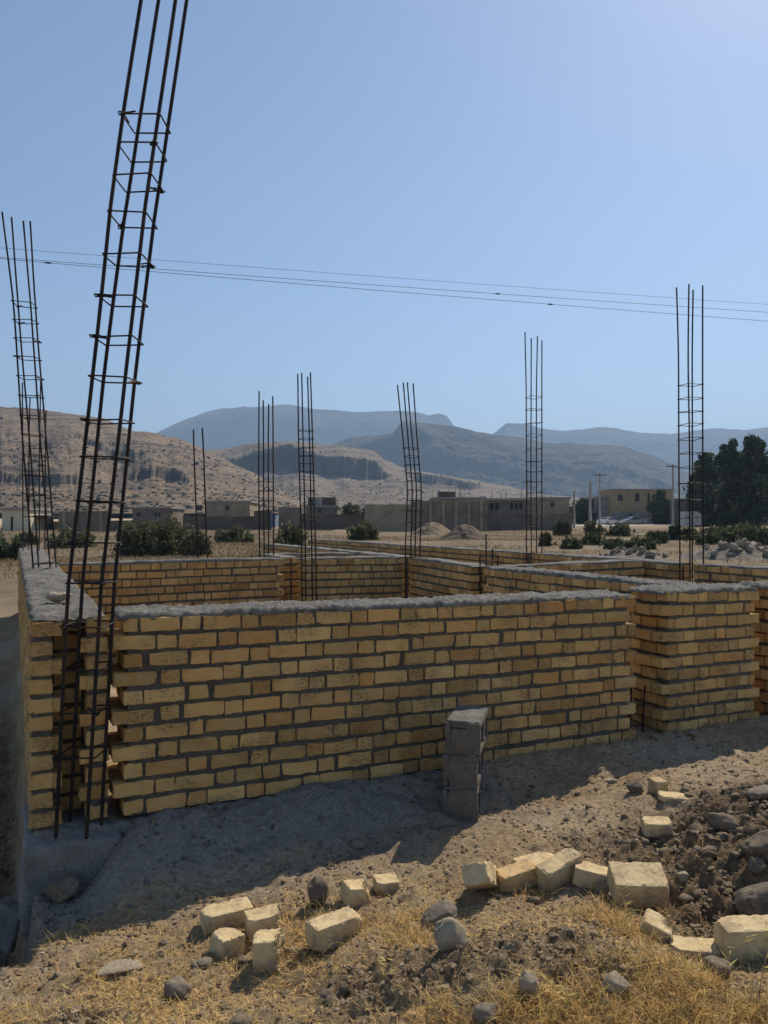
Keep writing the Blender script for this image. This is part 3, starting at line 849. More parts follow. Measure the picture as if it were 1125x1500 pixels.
# ------------------------------------------------------------------ gravel, clods, straw: stuff nobody could count
def scatter_stones(n, wgrid, size, sg, mat, name, label, base, ymax=6.2):
    bv, bf = base
    x, y, z = pick(n, wgrid, ymax)
    sz = np.minimum(size*np.exp(RNG.normal(0, sg, n)), size*3.6)
    v = bv[None]*(1+RNG.normal(0, .25, (n, len(bv), 1)))*(sz[:, None]*np.stack([RNG.uniform(.7, 1.3, n), RNG.uniform(.6, 1.1, n), RNG.uniform(.4, .9, n)], 1))[:, None]
    an = RNG.uniform(0, 6.28, n)[:, None]; c_, s_ = np.cos(an), np.sin(an)
    v = np.stack([v[..., 0]*c_-v[..., 1]*s_, v[..., 0]*s_+v[..., 1]*c_, v[..., 2]], 2)
    v += np.stack([x, y, z+sz*.02], 1)[:, None]
    f = (bf[None]+(np.arange(n)*len(bv))[:, None, None]).reshape(-1, 3)
    tn = np.repeat(RNG.uniform(.65, 1.3, n)[:, None]*np.array([1., .97, .93]), len(bv), 0)
    m = MB(); m.add(v.reshape(-1, 3), f, tn)
    return tag(m.build(name, mat, None, name == 'heap_stones', base=(0, 0, 0)), label, name.split('_')[-1], None, 'stuff')
# fast height lookup grid for scattering
GX = np.arange(-2.6, 4.2, .02); GY = np.arange(1.7, 6.6, .02)
GXX, GYY = np.meshgrid(GX, GY)
GZ = H(GXX, GYY); GD, GC, GS = masks(GXX, GYY); GA, GB = to_ab(GXX, GYY)
def _ij(x, y): return min(max(int((y-1.7)/.02), 0), len(GY)-1), min(max(int((x+2.6)/.02), 0), len(GX)-1)
def PZ(x, y): return float(GZ[_ij(x, y)])
GCL = sstep(-.1, .5, fbm(GXX*3, GYY*3, 0, 3, 141))
def zgrid(x, y):
    return GZ[np.clip(((y-1.7)/.02).astype(int), 0, len(GY)-1), np.clip(((x+2.6)/.02).astype(int), 0, len(GX)-1)]
def pick(n, W, ymax):
    xs, ys, k = [], [], 0
    W = np.where((GB > -.03) & (GA > -.42) & (GA < 7), 0, W)
    while k < n:
        y = 1.9+(ymax-1.9)*RNG.random(60000)**1.5
        x = RNG.uniform(-.56, .56, 60000)*y
        i = np.clip(((y-1.7)/.02).astype(int), 0, len(GY)-1); j = np.clip(((x+2.6)/.02).astype(int), 0, len(GX)-1)
        ok = RNG.random(60000) < W[i, j]
        xs.append(x[ok]); ys.append(y[ok]); k += ok.sum()
    x, y = np.concatenate(xs)[:n], np.concatenate(ys)[:n]
    return x, y, zgrid(x, y)
scatter_stones(9000, (.25+.5*GD+.35*GCL)*(1-.7*GC), .0034, .6, MAT['stone_white'], 'pale_gravel', 'pale gravel and brick crumbs strewn over the soil', ICO1)
scatter_stones(26000, (.32+.68*GD+.2*GCL)*(1-.85*GC), .0046, .62, MAT['clod'], 'soil_clods', 'crumbled brown soil clods on the dug earth', ICO1)
scatter_stones(1000, .015+.985*GD*sstep(.9, 1.6, GXX), .012, .45, MAT['stone_brown'], 'heap_stones', 'rounded stones packed in the soil heap at the right', ICO2)
scatter_stones(2400, GC*.5+.4*GC*(GB < -.38)+.005, .0042, .6, MAT['cap'], 'cement_crumbs', 'grey crumbs of spilled cement along the wall foot', ICO1)

def straw(n, W, lmin, lmax, flat, name, label, w=.0011, ymax=4.2):
    per = 1 if flat else 4
    x, y, z = pick(n//per, W, ymax)
    x, y = np.repeat(x, per)+RNG.normal(0, .009, len(x)*per), np.repeat(y, per)+RNG.normal(0, .009, len(y)*per)
    N = len(x)
    z = zgrid(x, y)+(.004 if flat else -.004)
    an = RNG.uniform(0, 6.28, N); L = RNG.uniform(lmin, lmax, N)*np.exp(RNG.normal(0, .25, N))
    el = RNG.uniform(0, .25, N) if flat else RNG.uniform(.15, 1.35, N)
    bend = RNG.uniform(-.3, .3, N) if flat else RNG.uniform(.2, 1.5, N)
    yaw = RNG.normal(0, .4, N); ww = w*RNG.uniform(.6, 1.7, N)
    p = np.stack([x, y, z], 1); sd = np.stack([-np.sin(an), np.cos(an), 0*an], 1)
    seg = 4; V = []
    for q in range(seg+1):
        wq = (ww*(1-q/seg*.8))[:, None]
        V += [p-sd*wq, p+sd*wq]
        e = el-bend*q/seg; a2 = an+yaw*q
        p = p+np.stack([np.cos(a2)*np.cos(e), np.sin(a2)*np.cos(e), np.sin(e)], 1)*(L/seg)[:, None]
        p[:, 2] = np.maximum(p[:, 2], zgrid(p[:, 0], p[:, 1])+.002)
    V = np.stack(V, 1)
    b0 = np.arange(N)*(2*seg+2)
    Fc = np.concatenate([np.stack([b0+2*q, b0+2*q+1, b0+2*q+3, b0+2*q+2], 1) for q in range(seg)])
    tn = np.array([1., .93, .85])*np.clip(RNG.uniform(.3, 1.5, N), .4, 1.5)[:, None]
    gr = RNG.random(N) < .08; tn[gr] = np.array([.7, .95, .6])*tn[gr][:, :1]
    m = MB(); m.add(V.reshape(-1, 3), Fc, np.repeat(tn, 2*seg+2, 0))
    return tag(m.build(name, MAT['straw'], None, False, base=(0, 0, 0)), label, 'grass', None, 'stuff')
GTUFT = sstep(-.1, .5, fbm(GXX*2.4, GYY*2.4, 0, 4, 151)+.45*sstep(2.95, 2.3, GYY)-.15+.45*np.exp(-((GXX-.95)/.5)**2-((GYY-2.45)/.4)**2)+.35*np.exp(-((GXX-.75)/.35)**2-((GYY-2.95)/.2)**2))
straw(36000, GTUFT**2.2*(1-.7*GD)*(1-GC)*sstep(3.6, 2.7, GYY)*(.16+.84*sstep(-.45, .15, GXX+.3*vnoise(GXX*3, GYY*3, 0, 77))), .022, .095, False, 'dry_grass', 'dry golden grass tufts in the foreground', .0012)
straw(20000, (.08+.92*GS**1.5)*(1-.75*GD)*(1-GC), .012, .05, True, 'straw_litter', 'scattered straw lying flat on the soil', .0009)
def stalk(px, py, hgt, lean, label):
    g = hit(px, py); m = MB()
    s = np.linspace(0, 1, 9)
    sd = int(RNG.integers(999))
    pts = np.stack([g[0]+lean*s**1.6+.015*vnoise(s*3, 0, 0, sd), g[1]+.02*vnoise(s*3, 4, 0, sd), g[2]-.01+hgt*s], 1)
    root = thing('dry_weed', g, label, 'weed', 'dry weed stalks in the foreground')
    m.tube(pts, .0018*(1-.6*s), 5).build('stem', MAT['straw'], root)
    L = MB()
    for q in range(3, 9):
        for _ in range(2):
            an = RNG.uniform(0, 6.28); ln = RNG.uniform(.02, .05)
            d = np.array([math.cos(an)*ln, math.sin(an)*ln*.7, ln*RNG.uniform(.1, .9)])
            p = pts[q]; w_ = np.cross(d, [0, 0, 1.]); w_ = w_/(np.linalg.norm(w_)+1e-9)*.0035
            L.add(np.array([p, p+d*.5+w_, p+d, p+d*.5-w_]), [(0, 1, 2, 3)], RNG.uniform(.6, 1.2)*np.array([.85, 1, .7]))
    L.build('leaf', MAT['straw'], root)
stalk(925, 1385, .20, -.05, 'thin dry weed growing up past the tipped big brick')
stalk(1060, 1440, .17, .06, 'dry weed curling in front of the large cut-off brick')
stalk(560, 1440, .10, .02, 'short dry weed among the grass at bottom middle')
stalk(1108, 1450, .22, .05, 'tall reddish dry weed at the lower right edge')
stalk(835, 1490, .13, -.06, 'dry weed leaning left at the bottom of the picture')

# ------------------------------------------------------------------ plants beyond the site
def foliage(blobs, n, leaf, mat, parent, name='foliage', up=.2):
    blobs = np.array(blobs, float)     # x,y,z,rx,ry,rz
    w = (blobs[:, 3]*blobs[:, 4]*blobs[:, 5])**.67; w /= w.sum()
    bi = RNG.choice(len(blobs), n, p=w)
    d = RNG.normal(0, 1, (n, 3)); d /= np.linalg.norm(d, axis=1)[:, None]
    r = RNG.uniform(.25, 1.0, n)**.5*RNG.normal(1, .20, n)
    c = blobs[bi, :3]+d*r[:, None]*blobs[bi, 3:]
    u = RNG.normal(0, 1, (n, 3)); u[:, 2] += up; u /= np.linalg.norm(u, axis=1)[:, None]
    q = np.cross(u, RNG.normal(0, 1, (n, 3))); q /= np.linalg.norm(q, axis=1)[:, None]
    s = leaf*RNG.uniform(.5, 1.5, n)[:, None]
    V = np.stack([c-u*s, c+q*s*.42, c+u*s, c-q*s*.42], 1).reshape(-1, 3)
    i = np.arange(n)*4
    tb = RNG.uniform(.65, 1.35, len(blobs))[bi]*RNG.uniform(.7, 1.3, n)
    T = np.stack([tb*RNG.uniform(.9, 1.15, n), tb, tb*RNG.uniform(.8, 1.0, n)], 1)
    m = MB(); m.add(V, np.stack([i, i+1, i+2, i+3], 1), np.repeat(T, 4, 0))
    return m.build(name, mat, parent)

def ground_y(py):           # distance at which the plain is seen on this row
    ys = np.geomspace(9, 400, 3000)
    d = E-(py-HZ)/F*ys-gz_base(ys)
    j = np.argmax(d < 0) if (d < 0).any() else len(ys)-1
    return float(ys[j])

def bush(px, w, ytop, ybase, mat, label, n=2600, Y=None, name='bush', cat='bush', group='bushes on the plain', leaf=None):
    Y = Y or ground_y(ybase)
    x = xcol(px, Y); z0 = float(H(np.array(x), np.array(Y), False)); hw = w/2/F*Y; ht = E-(ytop-HZ)/F*Y-z0
    root = thing(name, (x, Y, z0), label, cat, group)
    bl = []
    nb = 16
    for _ in range(nb):
        an = RNG.uniform(0, 6.28); rr = RNG.uniform(0, 1)**.6*hw*.78
        hh = ht*(1-(rr/hw)**2*.55)*RNG.uniform(.40, 1.0)
        hh = hh*1.2; rz = max(hh*.30, .12)
        bl.append((x+math.cos(an)*rr, Y+math.sin(an)*rr*.7, z0+max(hh-rz, rz*.7), hw*RNG.uniform(.13, .28), hw*RNG.uniform(.13, .28), rz))
        bl.append((x+math.cos(an)*rr, Y+math.sin(an)*rr*.7, z0+rz*.6, hw*.25, hw*.25, rz*.7))
    for _ in range(26):
        an = RNG.uniform(0, 6.28); rr = RNG.uniform(0, 1)**.5*hw*.95
        hh = ht*(1.15-(rr/hw)**2*.6)*RNG.uniform(.6, 1.05)
        bl.append((x+math.cos(an)*rr, Y+math.sin(an)*rr*.7, z0+hh*.82, hw*.055, hw*.055, hh*.30))
    leaf = leaf or max(.045, .0023*Y)
    foliage(bl, n, leaf, mat, root, up=.9)
    m = MB()
    for _ in range(9):
        b = bl[int(RNG.integers(len(bl)))]
        s = np.linspace(0, 1, 5)[:, None]
        st = np.array([x+RNG.normal(0, hw*.1), Y+RNG.normal(0, hw*.1), z0-.05]); en = np.array(b[:3])+np.array([0, 0, b[5]*.6])
        m.tube(st+(en-st)*s+np.array([0, 0, .1])*np.sin(s*3)*ht*.3, np.linspace(.025, .008, 5)*max(1, Y/40), 4)
    m.build('stem', MAT['bark'], root)
OL, GR, DK = MAT['leaf_olive'], MAT['leaf_green'], MAT['leaf_dark']
bush(230, 132, 758, 811, OL, 'largest olive bush behind the cross wall, left of middle', 9500)
bush(288, 46, 776, 812, OL, 'dark rounded bush touching the right of the largest bush', 2600)
bush(340, 66, 771, 794, OL, 'low wide bush on the dry grass left of the cage with uneven tops', 2600)
bush(4, 66, 782, 820, DK, 'dark bush cut off by the left edge beside the left wall', 3200)
bush(104, 84, 776, 804, OL, 'bush behind the left rebar cages and near leaning cage', 3000)
bush(428, 58, 766, 810, OL, 'dense bush behind the slim cage in the gap', 3600)
bush(531, 52, 766, 791, OL, 'spreading bush in front of the tall tan compound wall', 2600)
bush(823, 32, 762, 785, OL, 'twiggy bush below the grey wall, beside the right cages', 1800)
bush(868, 36, 766, 786, OL, 'small bush in front of the pale parked car', 1600)
bush(906, 48, 768, 786, OL, 'broad low bush in front of the silver car', 2000)
bush(799, 22, 780, 803, OL, 'thin bush right behind the vertical-bar cage', 1200)
bush(993, 40, 770, 792, DK, 'dark bush directly behind the tallest right cage', 2600)
bush(836, 54, 788, 806, GR, 'bright green weeds behind the right outer wall, left patch', 2000, group='green weeds by the rubble')
bush(942, 58, 786, 806, GR, 'bright green weeds among the grey rubble', 2200, group='green weeds by the rubble')
bush(1066, 66, 774, 799, GR, 'wide green bush behind the rubble at the right', 3000, group='green weeds by the rubble')
bush(1112, 54, 770, 801, GR, 'green bush at the right edge below the dark trees', 2600, group='green weeds by the rubble')
for bp in ((962, 40, 778, 797, 'low green scrub left of the tallest right cage, above the rubble'), (1030, 64, 780, 800, 'green scrub just right of the tallest right cage'), (1090, 70, 768, 790, 'second row of green scrub below the dark trees'), (905, 60, 790, 806, 'flat weeds between the two bright green patches'), (1015, 40, 775, 792, 'scrub under the white box'), (870, 40, 782, 800, 'pale weedy scrub left of the rubble')):
    bush(*bp[:4], GR if bp[0] % 4 else OL, bp[4], 3000, group='green weeds by the rubble')
bush(1052, 50, 770, 787, OL, 'dull bush row below the white box and dark trees', 2200)
bush(40, 40, 779, 800, OL, 'small bush under the white walled house at far left', 1400)

def tree(px, w, ytop, Y, mat, label, n=3600, squash=1., trunk=.25, group='trees beyond the plain', nb=26, name='tree', spire=False):
    x = xcol(px, Y); z0 = float(H(np.array(x), np.array(Y), False)); hw = w/2/F*Y; ht = E-(ytop-HZ)/F*Y-z0
    root = thing(name, (x, Y, z0), label, 'tree', group)
    tr_ = MB()
    s = np.linspace(0, 1, 8)
    ax_ = np.stack([x+hw*.12*np.sin(s*3+px), Y+0*s, z0-.1+ht*.86*s], 1)
    tr_.tube(ax_, np.linspace(ht*.022, ht*.005, 8), 7)
    bl = []
    for k_ in range(nb):
        hh = RNG.uniform(trunk, 1.0)
        prof = (1-hh)**.55 if spire else min(1., 1.35*math.sqrt(max(0.02, 1-((hh-.48)/.56)**2)))
        an = RNG.uniform(0, 6.28); rr = hw*prof*RNG.uniform(.25, .85)
        br = hw*RNG.uniform(.26, .46)*(.45+.55*prof)
        c = (x+math.cos(an)*rr, Y+math.sin(an)*rr, z0+ht*hh-br*.9*hh)
        bl.append((*c, br, br, br*RNG.uniform(.9, 1.5)))
        bl.append((c[0]+RNG.normal(0, br*.8), c[1], c[2]+br*RNG.uniform(-.2, .75), br*.34, br*.34, br*.55))
        if k_ % 3 == 0:
            i = int(hh*.7*7); st = ax_[i]
            q = np.linspace(0, 1, 4)[:, None]
            tr_.tube(st+(np.array(c)-st)*q, np.linspace(ht*.008, ht*.003, 4), 5)
    tr_.build('trunk', MAT['bark'], root, True)
    foliage(bl, n, max(.12, .0024*Y), mat, root, 'crown', .5)
GT = 'dark trees at the right'
tree(1034, 44, 664, 118, DK, 'lower rounded dark tree, left of the dark tree group', 11000, group=GT, trunk=.08, nb=40)
tree(1070, 38, 643, 100, DK, 'slender dark tree with a thin tip, middle of the dark group', 11000, group=GT, nb=44, trunk=.06)
tree(1104, 44, 636, 98, DK, 'tallest dark tree at the right picture edge', 13000, group=GT, nb=50, trunk=.06)
tree(1136, 50, 650, 104, DK, 'dark tree mostly outside the right picture edge', 7000, group=GT, trunk=.06, nb=40)
tree(1060, 60, 690, 122, DK, 'broad dark tree filling in behind the slender one', 12000, group=GT, trunk=.04, nb=44)
tree(1090, 70, 668, 128, DK, 'wide dark tree behind the gap between the two tallest', 13000, group=GT, trunk=.04, nb=50)
tree(1040, 56, 705, 112, DK, 'low dark tree closing the gap above the white box', 9000, group=GT, trunk=.04, nb=36)
tree(1018, 26, 694, 126, DK, 'small feathery tree behind the tallest right cage', 1800, group=GT)
tree(966, 30, 718, 138, DK, 'dense upright tree before the yellow house', 3000, trunk=.05)
tree(850, 40, 724, 150, DK, 'round dark tree behind the utility poles', 3000, trunk=.08)
tree(514, 30, 737, 98, OL, 'round tree top showing above the dark compound wall', 2200, trunk=.1)
tree(534, 14, 744, 92, DK, 'small dark cypress against the tall tan compound wall', 1200, trunk=.05, spire=True)

# ------------------------------------------------------------------ buildings at the edge of the plain
WC = {
    'tan': simple('tan_render', (.30, .235, .165), .42, .7, bump=.3, bscale=6),
    'brown': simple('brown_render', (.205, .16, .125), .42, .7, bump=.3, bscale=6),
    'grey': simple('grey_blockwork', (.17, .14, .11), .42, .9, bump=.4, bscale=5),
    'dark': simple('dark_wall', (.125, .10, .08), .42, .8, bump=.3, bscale=6),
    'cream': simple('cream_render', (.58, .50, .36), .12, .6),
    'yellow': simple('yellow_brick_front', (.33, .255, .15), .22, .9, bump=.3, bscale=8),
    'cement': simple('grey_cement', (.24, .23, .22), .42, .8),
    'hole': simple('dark_opening', (.018, .017, .018), .1, 3, rough=.5),
    'blue': simple('blue_paint', (.12, .17, .33), .15, 2, rough=.5),
    'white': simple('white_paint', (.72, .72, .72), .08, 2, rough=.5),
    'box': simple('weathered_white', (.45, .45, .44), .12, 2, rough=.6),
    'glass': simple('car_glass', (.02, .022, .026), .05, 2, rough=.1, spec=.6),
    'silver': simple('silver_car_paint', (.42, .43, .45), .05, 2, rough=.3, metal=.5, spec=.5),
    'tyre': simple('tyre_rubber', (.02, .02, .02), .1, 4),
    'chrome': simple('lamp_lens', (.7, .7, .68), .05, 2, rough=.15, spec=.6),
    'road': simple('pale_road', (.36, .33, .29), .12, .4),
    'pole': simple('pole_concrete', (.33, .31, .28), .15, 2),
    'roof': simple('flat_roof_edge', (.27, .25, .225), .15, 1),
}
def zg(x, Y): return float(H(np.array(float(x)), np.array(float(Y)), False))
def bx(px0, px1, ytop, ybot, Y, depth, mat, parent, name, inset=0.):
    """box whose front spans these columns and rows at distance Y"""
    x0, x1 = xcol(px0, Y), xcol(px1, Y); zt, zb = zrow(ytop, Y), zrow(ybot, Y)
    return MB().box(((x0+x1)/2, Y+depth/2-inset, (zt+zb)/2), ((x1-x0)/2, depth/2, (zt-zb)/2)).build(name, mat, parent)

def compound(px0, px1, ytop, Y, mat, label, pil=0, coping=None, Y2=None):
    Y2 = Y2 or Y
    x0, x1 = xcol(px0, Y), xcol(px1, Y2); zt = zrow(ytop, Y)
    zb = min(zg(x0, Y), zg(x1, Y2))-.25
    root = thing('compound_wall', ((x0+x1)/2, (Y+Y2)/2, zb), label, 'wall', 'compound walls along the plain')
    L = math.hypot(x1-x0, Y2-Y); yaw = math.atan2(Y2-Y, x1-x0)
    nx = max(3, int(L/.5))
    # a wall of separate lifts: slightly uneven top line
    m = MB()
    t, kk, f = rb_template(nx, 1, 4)
    v = t*np.array([L/2-.02, .10, (zt-zb)/2-.02])+kk*.02
    top = t[:, 2] > .99
    v[:, 2] += top*(.05*fbm(v[:, 0]*.5, 0, 0, 3, int(px0)+5))
    v[:, 1] += .012*fbm(v[:, 0]*.7, v[:, 2]*.7, 0, 2, int(px0)+9)
    c_, s_ = math.cos(yaw), math.sin(yaw)
    m.add(np.stack([v[:, 0]*c_-v[:, 1]*s_+(x0+x1)/2, v[:, 0]*s_+v[:, 1]*c_+(Y+Y2)/2, v[:, 2]+(zt+zb)/2], 1), f)
    m.build('wall', mat, root)
    for i in range(pil):
        tt = (i+.5)/pil
        MB().box((x0+(x1-x0)*tt, Y+(Y2-Y)*tt-.16, (zt+zb)/2+.04), (.17, .10, (zt-zb)/2+.04), yaw).build('pilaster', coping or mat, root)
    if coping:
        MB().box(((x0+x1)/2, (Y+Y2)/2, zt+.05), (L/2+.03, .15, .05), yaw).build('coping', coping, root)
    return root

def windows(root, Y, rects, frame=True):
    for (a, b, c, d) in rects:
        w = bx(a, b, c, d, Y, .10, WC['roof'], root, 'window', .05)
        x0, x1, zt, zb = xcol(a, Y), xcol(b, Y), zrow(c, Y), zrow(d, Y)
        m = MB()
        n = 2 if (x1-x0) < 1.2 else 3
        for i in range(n):
            xa = x0+(x1-x0)*(i+.08)/n; xb = x0+(x1-x0)*(i+.92)/n
            m.box(((xa+xb)/2, Y-.052, (zt+zb)/2), ((xb-xa)/2, .006, (zt-zb)/2*.92))
        m.build('pane', WC['hole'], w)

def house(label, px0, px1, ytop, Y, depth, mat, wins=(), door=None, roof=True, ybot=None, group='flat-roofed houses at the edge of the plain', rods=0, name='house'):
    xm = xcol((px0+px1)/2, Y); zb = zg(xm, Y)-.3
    root = thing(name, (xm, Y, zb), label, 'house', group)
    x0, x1, zt = xcol(px0, Y), xcol(px1, Y), zrow(ytop, Y)
    MB().box((xm, Y+depth/2, (zt+zb)/2), ((x1-x0)/2, depth/2, (zt-zb)/2)).build('wall', mat, root)
    if roof:
        MB().box((xm, Y+depth/2, zt+.12), ((x1-x0)/2+.22, depth/2+.25, .12)).build('roof', WC['roof'], root)
    windows(root, Y, wins)
    if door:
        a, b, c, d = door
        bx(a, b, c, d, Y, .08, WC['hole'], root, 'door', .05)
    for i in range(rods):
        xx = x0+(x1-x0)*RNG.random(); yy = Y+depth*RNG.random()
        MB().tube([(xx, yy, zt), (xx+RNG.normal(0, .03), yy, zt+.24+RNG.uniform(.6, 1.5))], .025, 4).build('rod', WC['dark'], root)
    return root

# left side
house('white-walled house at the far left with a bright side pillar', 3, 42, 747, 84, 6, WC['cream'], [(-40, -30, 750, 760)], (16, 19, 757, 778))
r = house('low open shed with a dark slanted roof behind the left cages', 44, 84, 764, 88, 4, WC['tan'], [], (66, 78, 767, 776), roof=False, name='shed')
x0, x1 = xcol(38, 86), xcol(88, 86)
MB().box(((x0+x1)/2, 88.5, zrow(757.5, 86)), ((x1-x0)/2, 2.8, .22)).build('roof', WC['dark'], r)
compound(86, 158, 750, 80, WC['brown'], 'brown compound wall with pillars behind the near leaning cage', 4, WC['tan'])
compound(158, 252, 762, 79, WC['dark'], 'dark compound wall behind the largest olive bush')
house('long low house with dark roof above the largest olive bush', 194, 250, 745, 92, 6, WC['brown'], [(200, 206, 750, 757), (226, 236, 750, 757)])
compound(268, 372, 756, 84, WC['dark'], 'dark compound wall behind the pair of bare bars')
house('tan single-storey house showing above the dark wall', 300, 366, 736, 104, 8, WC['tan'], [(288, 296, 740, 748), (330, 336, 740, 748)], rods=2)
compound(372, 398, 748, 83, WC['dark'], 'short dark wall left of the blue gate')
# blue gate with white post
g0 = thing('metal_gate', (xcol(402, 82), 82, zg(xcol(402, 82), 82)), 'blue metal gate leaf beside a white post', 'gate')
bx(397, 403.5, 754, 773, 82, .08, WC['blue'], g0, 'gate_leaf')
bx(404, 408, 754.5, 771, 82, .2, WC['white'], g0, 'gate_post')
compound(408, 442, 743, 83, WC['brown'], 'tall brown wall piece right of the blue gate')
compound(442, 533, 754, 83, WC['dark'], 'long dark wall left of the tall tan wall')
r = house('house with a dark block on its flat roof, left of the round tree', 448, 494, 743, 100, 8, WC['grey'], [(466, 471, 745, 752)], rods=3)
bx(451, 492, 728.5, 741, 102, 4, WC['dark'], r, 'roof_room')
MB().tube([P(465, 740, 101), P(465, 729, 101)], .55, 10).build('water_tank', WC['cement'], r)
compound(534, 603, 739, 78, WC['tan'], 'tall plain tan compound wall behind the spreading bush', 0)
compound(603, 714, 735, 80, WC['brown'], 'tan wall with pilasters behind the two earth heaps', 6, WC['tan'])
r = house('unfinished grey house with open dark window holes, right of the earth heaps', 712, 776, 733, 82, 9, WC['grey'], [(716, 732, 736, 748), (746, 766, 736, 747)], rods=6)
compound(776, 838, 752, 81, WC['grey'], 'grey block wall behind the twiggy bush')
house('low tan house behind the right-hand cages', 778, 834, 731, 96, 7, WC['tan'], [(806, 812, 736, 743)], rods=4)
r = house('flat-roofed house with a raised block, above the pilaster wall', 636, 710, 731, 98, 8, WC['tan'], [(650, 656, 735, 741)], rods=6)
bx(644, 667, 720, 733, 99, 4, WC['dark'], r, 'roof_room')
# right side
r = house('two-storey yellow brick house behind the parked cars', 896, 986, 718, 146, 9, WC['yellow'], [(905, 912, 724, 734), (930, 936.5, 722, 735), (948.5, 952, 722, 735)], rods=5)
bx(896.3, 985.6, 749, 770, 145.9, .1, WC['cement'], r, 'plinth')
bx(921, 927, 752, 769, 145.75, .1, WC['dark'], r, 'door')
house('grey windowless lean-to left of the yellow house', 879, 895, 729, 148, 8, WC['cement'], [], None)
house('low grey building with a dark doorway, right of the yellow house', 988, 1022, 732, 134, 8, WC['grey'], [(991, 996, 737, 742)], (1006, 1013, 738, 752))
compound(1024, 1125, 757, 122, WC['grey'], 'grey boundary wall under the dark trees')
compound(834, 878, 751, 152, WC['dark'], 'dark wall behind the utility poles')

# white box with two marked panels
Yk = 106.
g0 = thing('white_box', (xcol(1015, Yk), Yk, zg(xcol(1015, Yk), Yk)), 'white two-panel box with dark marks standing by the road', 'box')
xa0, xa1 = xcol(1003.5, Yk), xcol(1027.5, Yk); zt, zb = zrow(749, Yk), zrow(769.5, Yk)
xm = xa0+(xa1-xa0)*.74
out = [(xa0, zb), (xa1, zb), (xa1, zt-.42), (xm, zt), (xa0, zt-.03)]
V = [(x, Yk, z) for x, z in out]+[(x, Yk+1.8, z) for x, z in out]
MB().add(np.array(V), [(4, 3, 2, 1, 0), (5, 6, 7, 8, 9)]+[(i, (i+1) % 5, (i+1) % 5+5, i+5)[::-1] for i in range(5)][::-1]).build('box_shell', WC['box'], g0)
xs2 = xa0+(xa1-xa0)*.46
MB().box((xs2, Yk-.02, (zt+zb)/2), (.06, .02, (zt-zb)/2-.06)).build('seam', WC['dark'], g0)
for fx in (.21, .72):
    x = xa0+(xa1-xa0)*fx; z = zb+(zt-zb)*.60
    m = MB()
    m.add(np.array([(x-.20, Yk-.03, z+.16), (x-.02, Yk-.03, z-.02), (x+.24, Yk-.03, z+.24), (x+.06, Yk-.03, z-.20), (x-.10, Yk-.03, z-.18)]), [(0, 4, 3, 1), (1, 3, 2)])
    m.build('dark_mark', WC['hole'], g0)

# cars
def car(px, Y, yaw, paint, label):
    x = xcol(px, Y); z = zg(x, Y)+.02
    root = thing('parked_car', (x, Y, z), label, 'car', 'cars parked by the yellow house')
    def tr(p):
        p = np.asarray(p, float); c_, s_ = math.cos(yaw), math.sin(yaw)
        return np.stack([p[:, 0]*c_-p[:, 1]*s_+x, p[:, 0]*s_+p[:, 1]*c_+Y, p[:, 2]+z], 1)
    prof = [(-2.15, .35), (-2.18, .62), (-2.1, .80), (-1.2, .92), (-.55, 1.36), (-.2, 1.42), (.75, 1.40), (1.35, .98), (2.05, .93), (2.15, .6), (2.1, .33)]
    n = len(prof); V = []
    for yy, sc in ((-.80, 0), (-.84, 1), (.84, 1), (.80, 0)):
        for px_, pz in prof:
            yq = yy*(.80 if pz > 1.1 else 1)
            V.append((px_*(1 if sc else .97), yq, pz if sc else pz*.985+.003))
    V = np.array(V); fs = []
    for k_ in range(3):
        for i in range(n-1):
            fs.append((k_*n+i, k_*n+i+1, (k_+1)*n+i+1, (k_+1)*n+i))
        fs.append((k_*n+n-1, k_*n, (k_+1)*n, (k_+1)*n+n-1))
    fs += [tuple(range(n))[::-1], tuple(range(3*n, 4*n))]
    MB().add(tr(V), fs).build('body', paint, root)
    for sy in (-1, 1):
        a = [(-1.05, .96), (-.52, 1.31), (.72, 1.32), (1.18, .98)]
        v = [(p, sy*(.85 if q < 1.1 else .705), q) for p, q in a]
        MB().add(tr(v), [(0, 1, 2, 3)]).build('side_window', WC['glass'], root)
        MB().box((0, 0, 0), (.05, .16, .07)).v[0]
        h = MB(); h.add(tr(np.array([(-2.19, sy*.62+dy, .66+dz) for dy in (-.16, .16) for dz in (-.07, .07)])), [(0, 1, 3, 2)]); h.build('headlight', WC['chrome'], root)
        for wx in (-1.35, 1.3):
            w = MB(); q = np.arange(16)*2*math.pi/16
            ring = lambda rr, yy: np.stack([wx+rr*np.cos(q), np.full(16, yy), .31+rr*np.sin(q)], 1)
            y1, y2 = sy*.66, sy*.87
            v = np.concatenate([ring(.31, y1), ring(.31, y2), ring(.19, y2+sy*.004)])
            f_ = [(i, (i+1) % 16, (i+1) % 16+16, i+16) for i in range(16)]+[(16+i, 16+(i+1) % 16, 32+(i+1) % 16, 32+i) for i in range(16)]
            wo = w.add(tr(v), f_).build('wheel', WC['tyre'], root)
            MB().add(tr(np.concatenate([ring(.19, y2+sy*.006), [[wx, y2+sy*.02, .31]]])), [(i, (i+1) % 16, 16) for i in range(16)]).build('rim', WC['silver'], wo)
    for (x0_, z0_, x1_, z1_) in ((-1.16, .955, -.60, 1.34), (1.30, 1.02, .80, 1.375)):
        MB().add(tr([(x0_-(.02 if x0_ < 0 else -.02), -.66, z0_), (x0_-(.02 if x0_ < 0 else -.02), .66, z0_), (x1_-(.02 if x0_ < 0 else -.02), .57, z1_), (x1_-(.02 if x0_ < 0 else -.02), -.57, z1_)]), [(0, 1, 2, 3)]).build('windscreen', WC['glass'], root)
car(890.5, 133, math.radians(-140), WC['white'], 'pale car seen at an angle, left of the two parked cars')
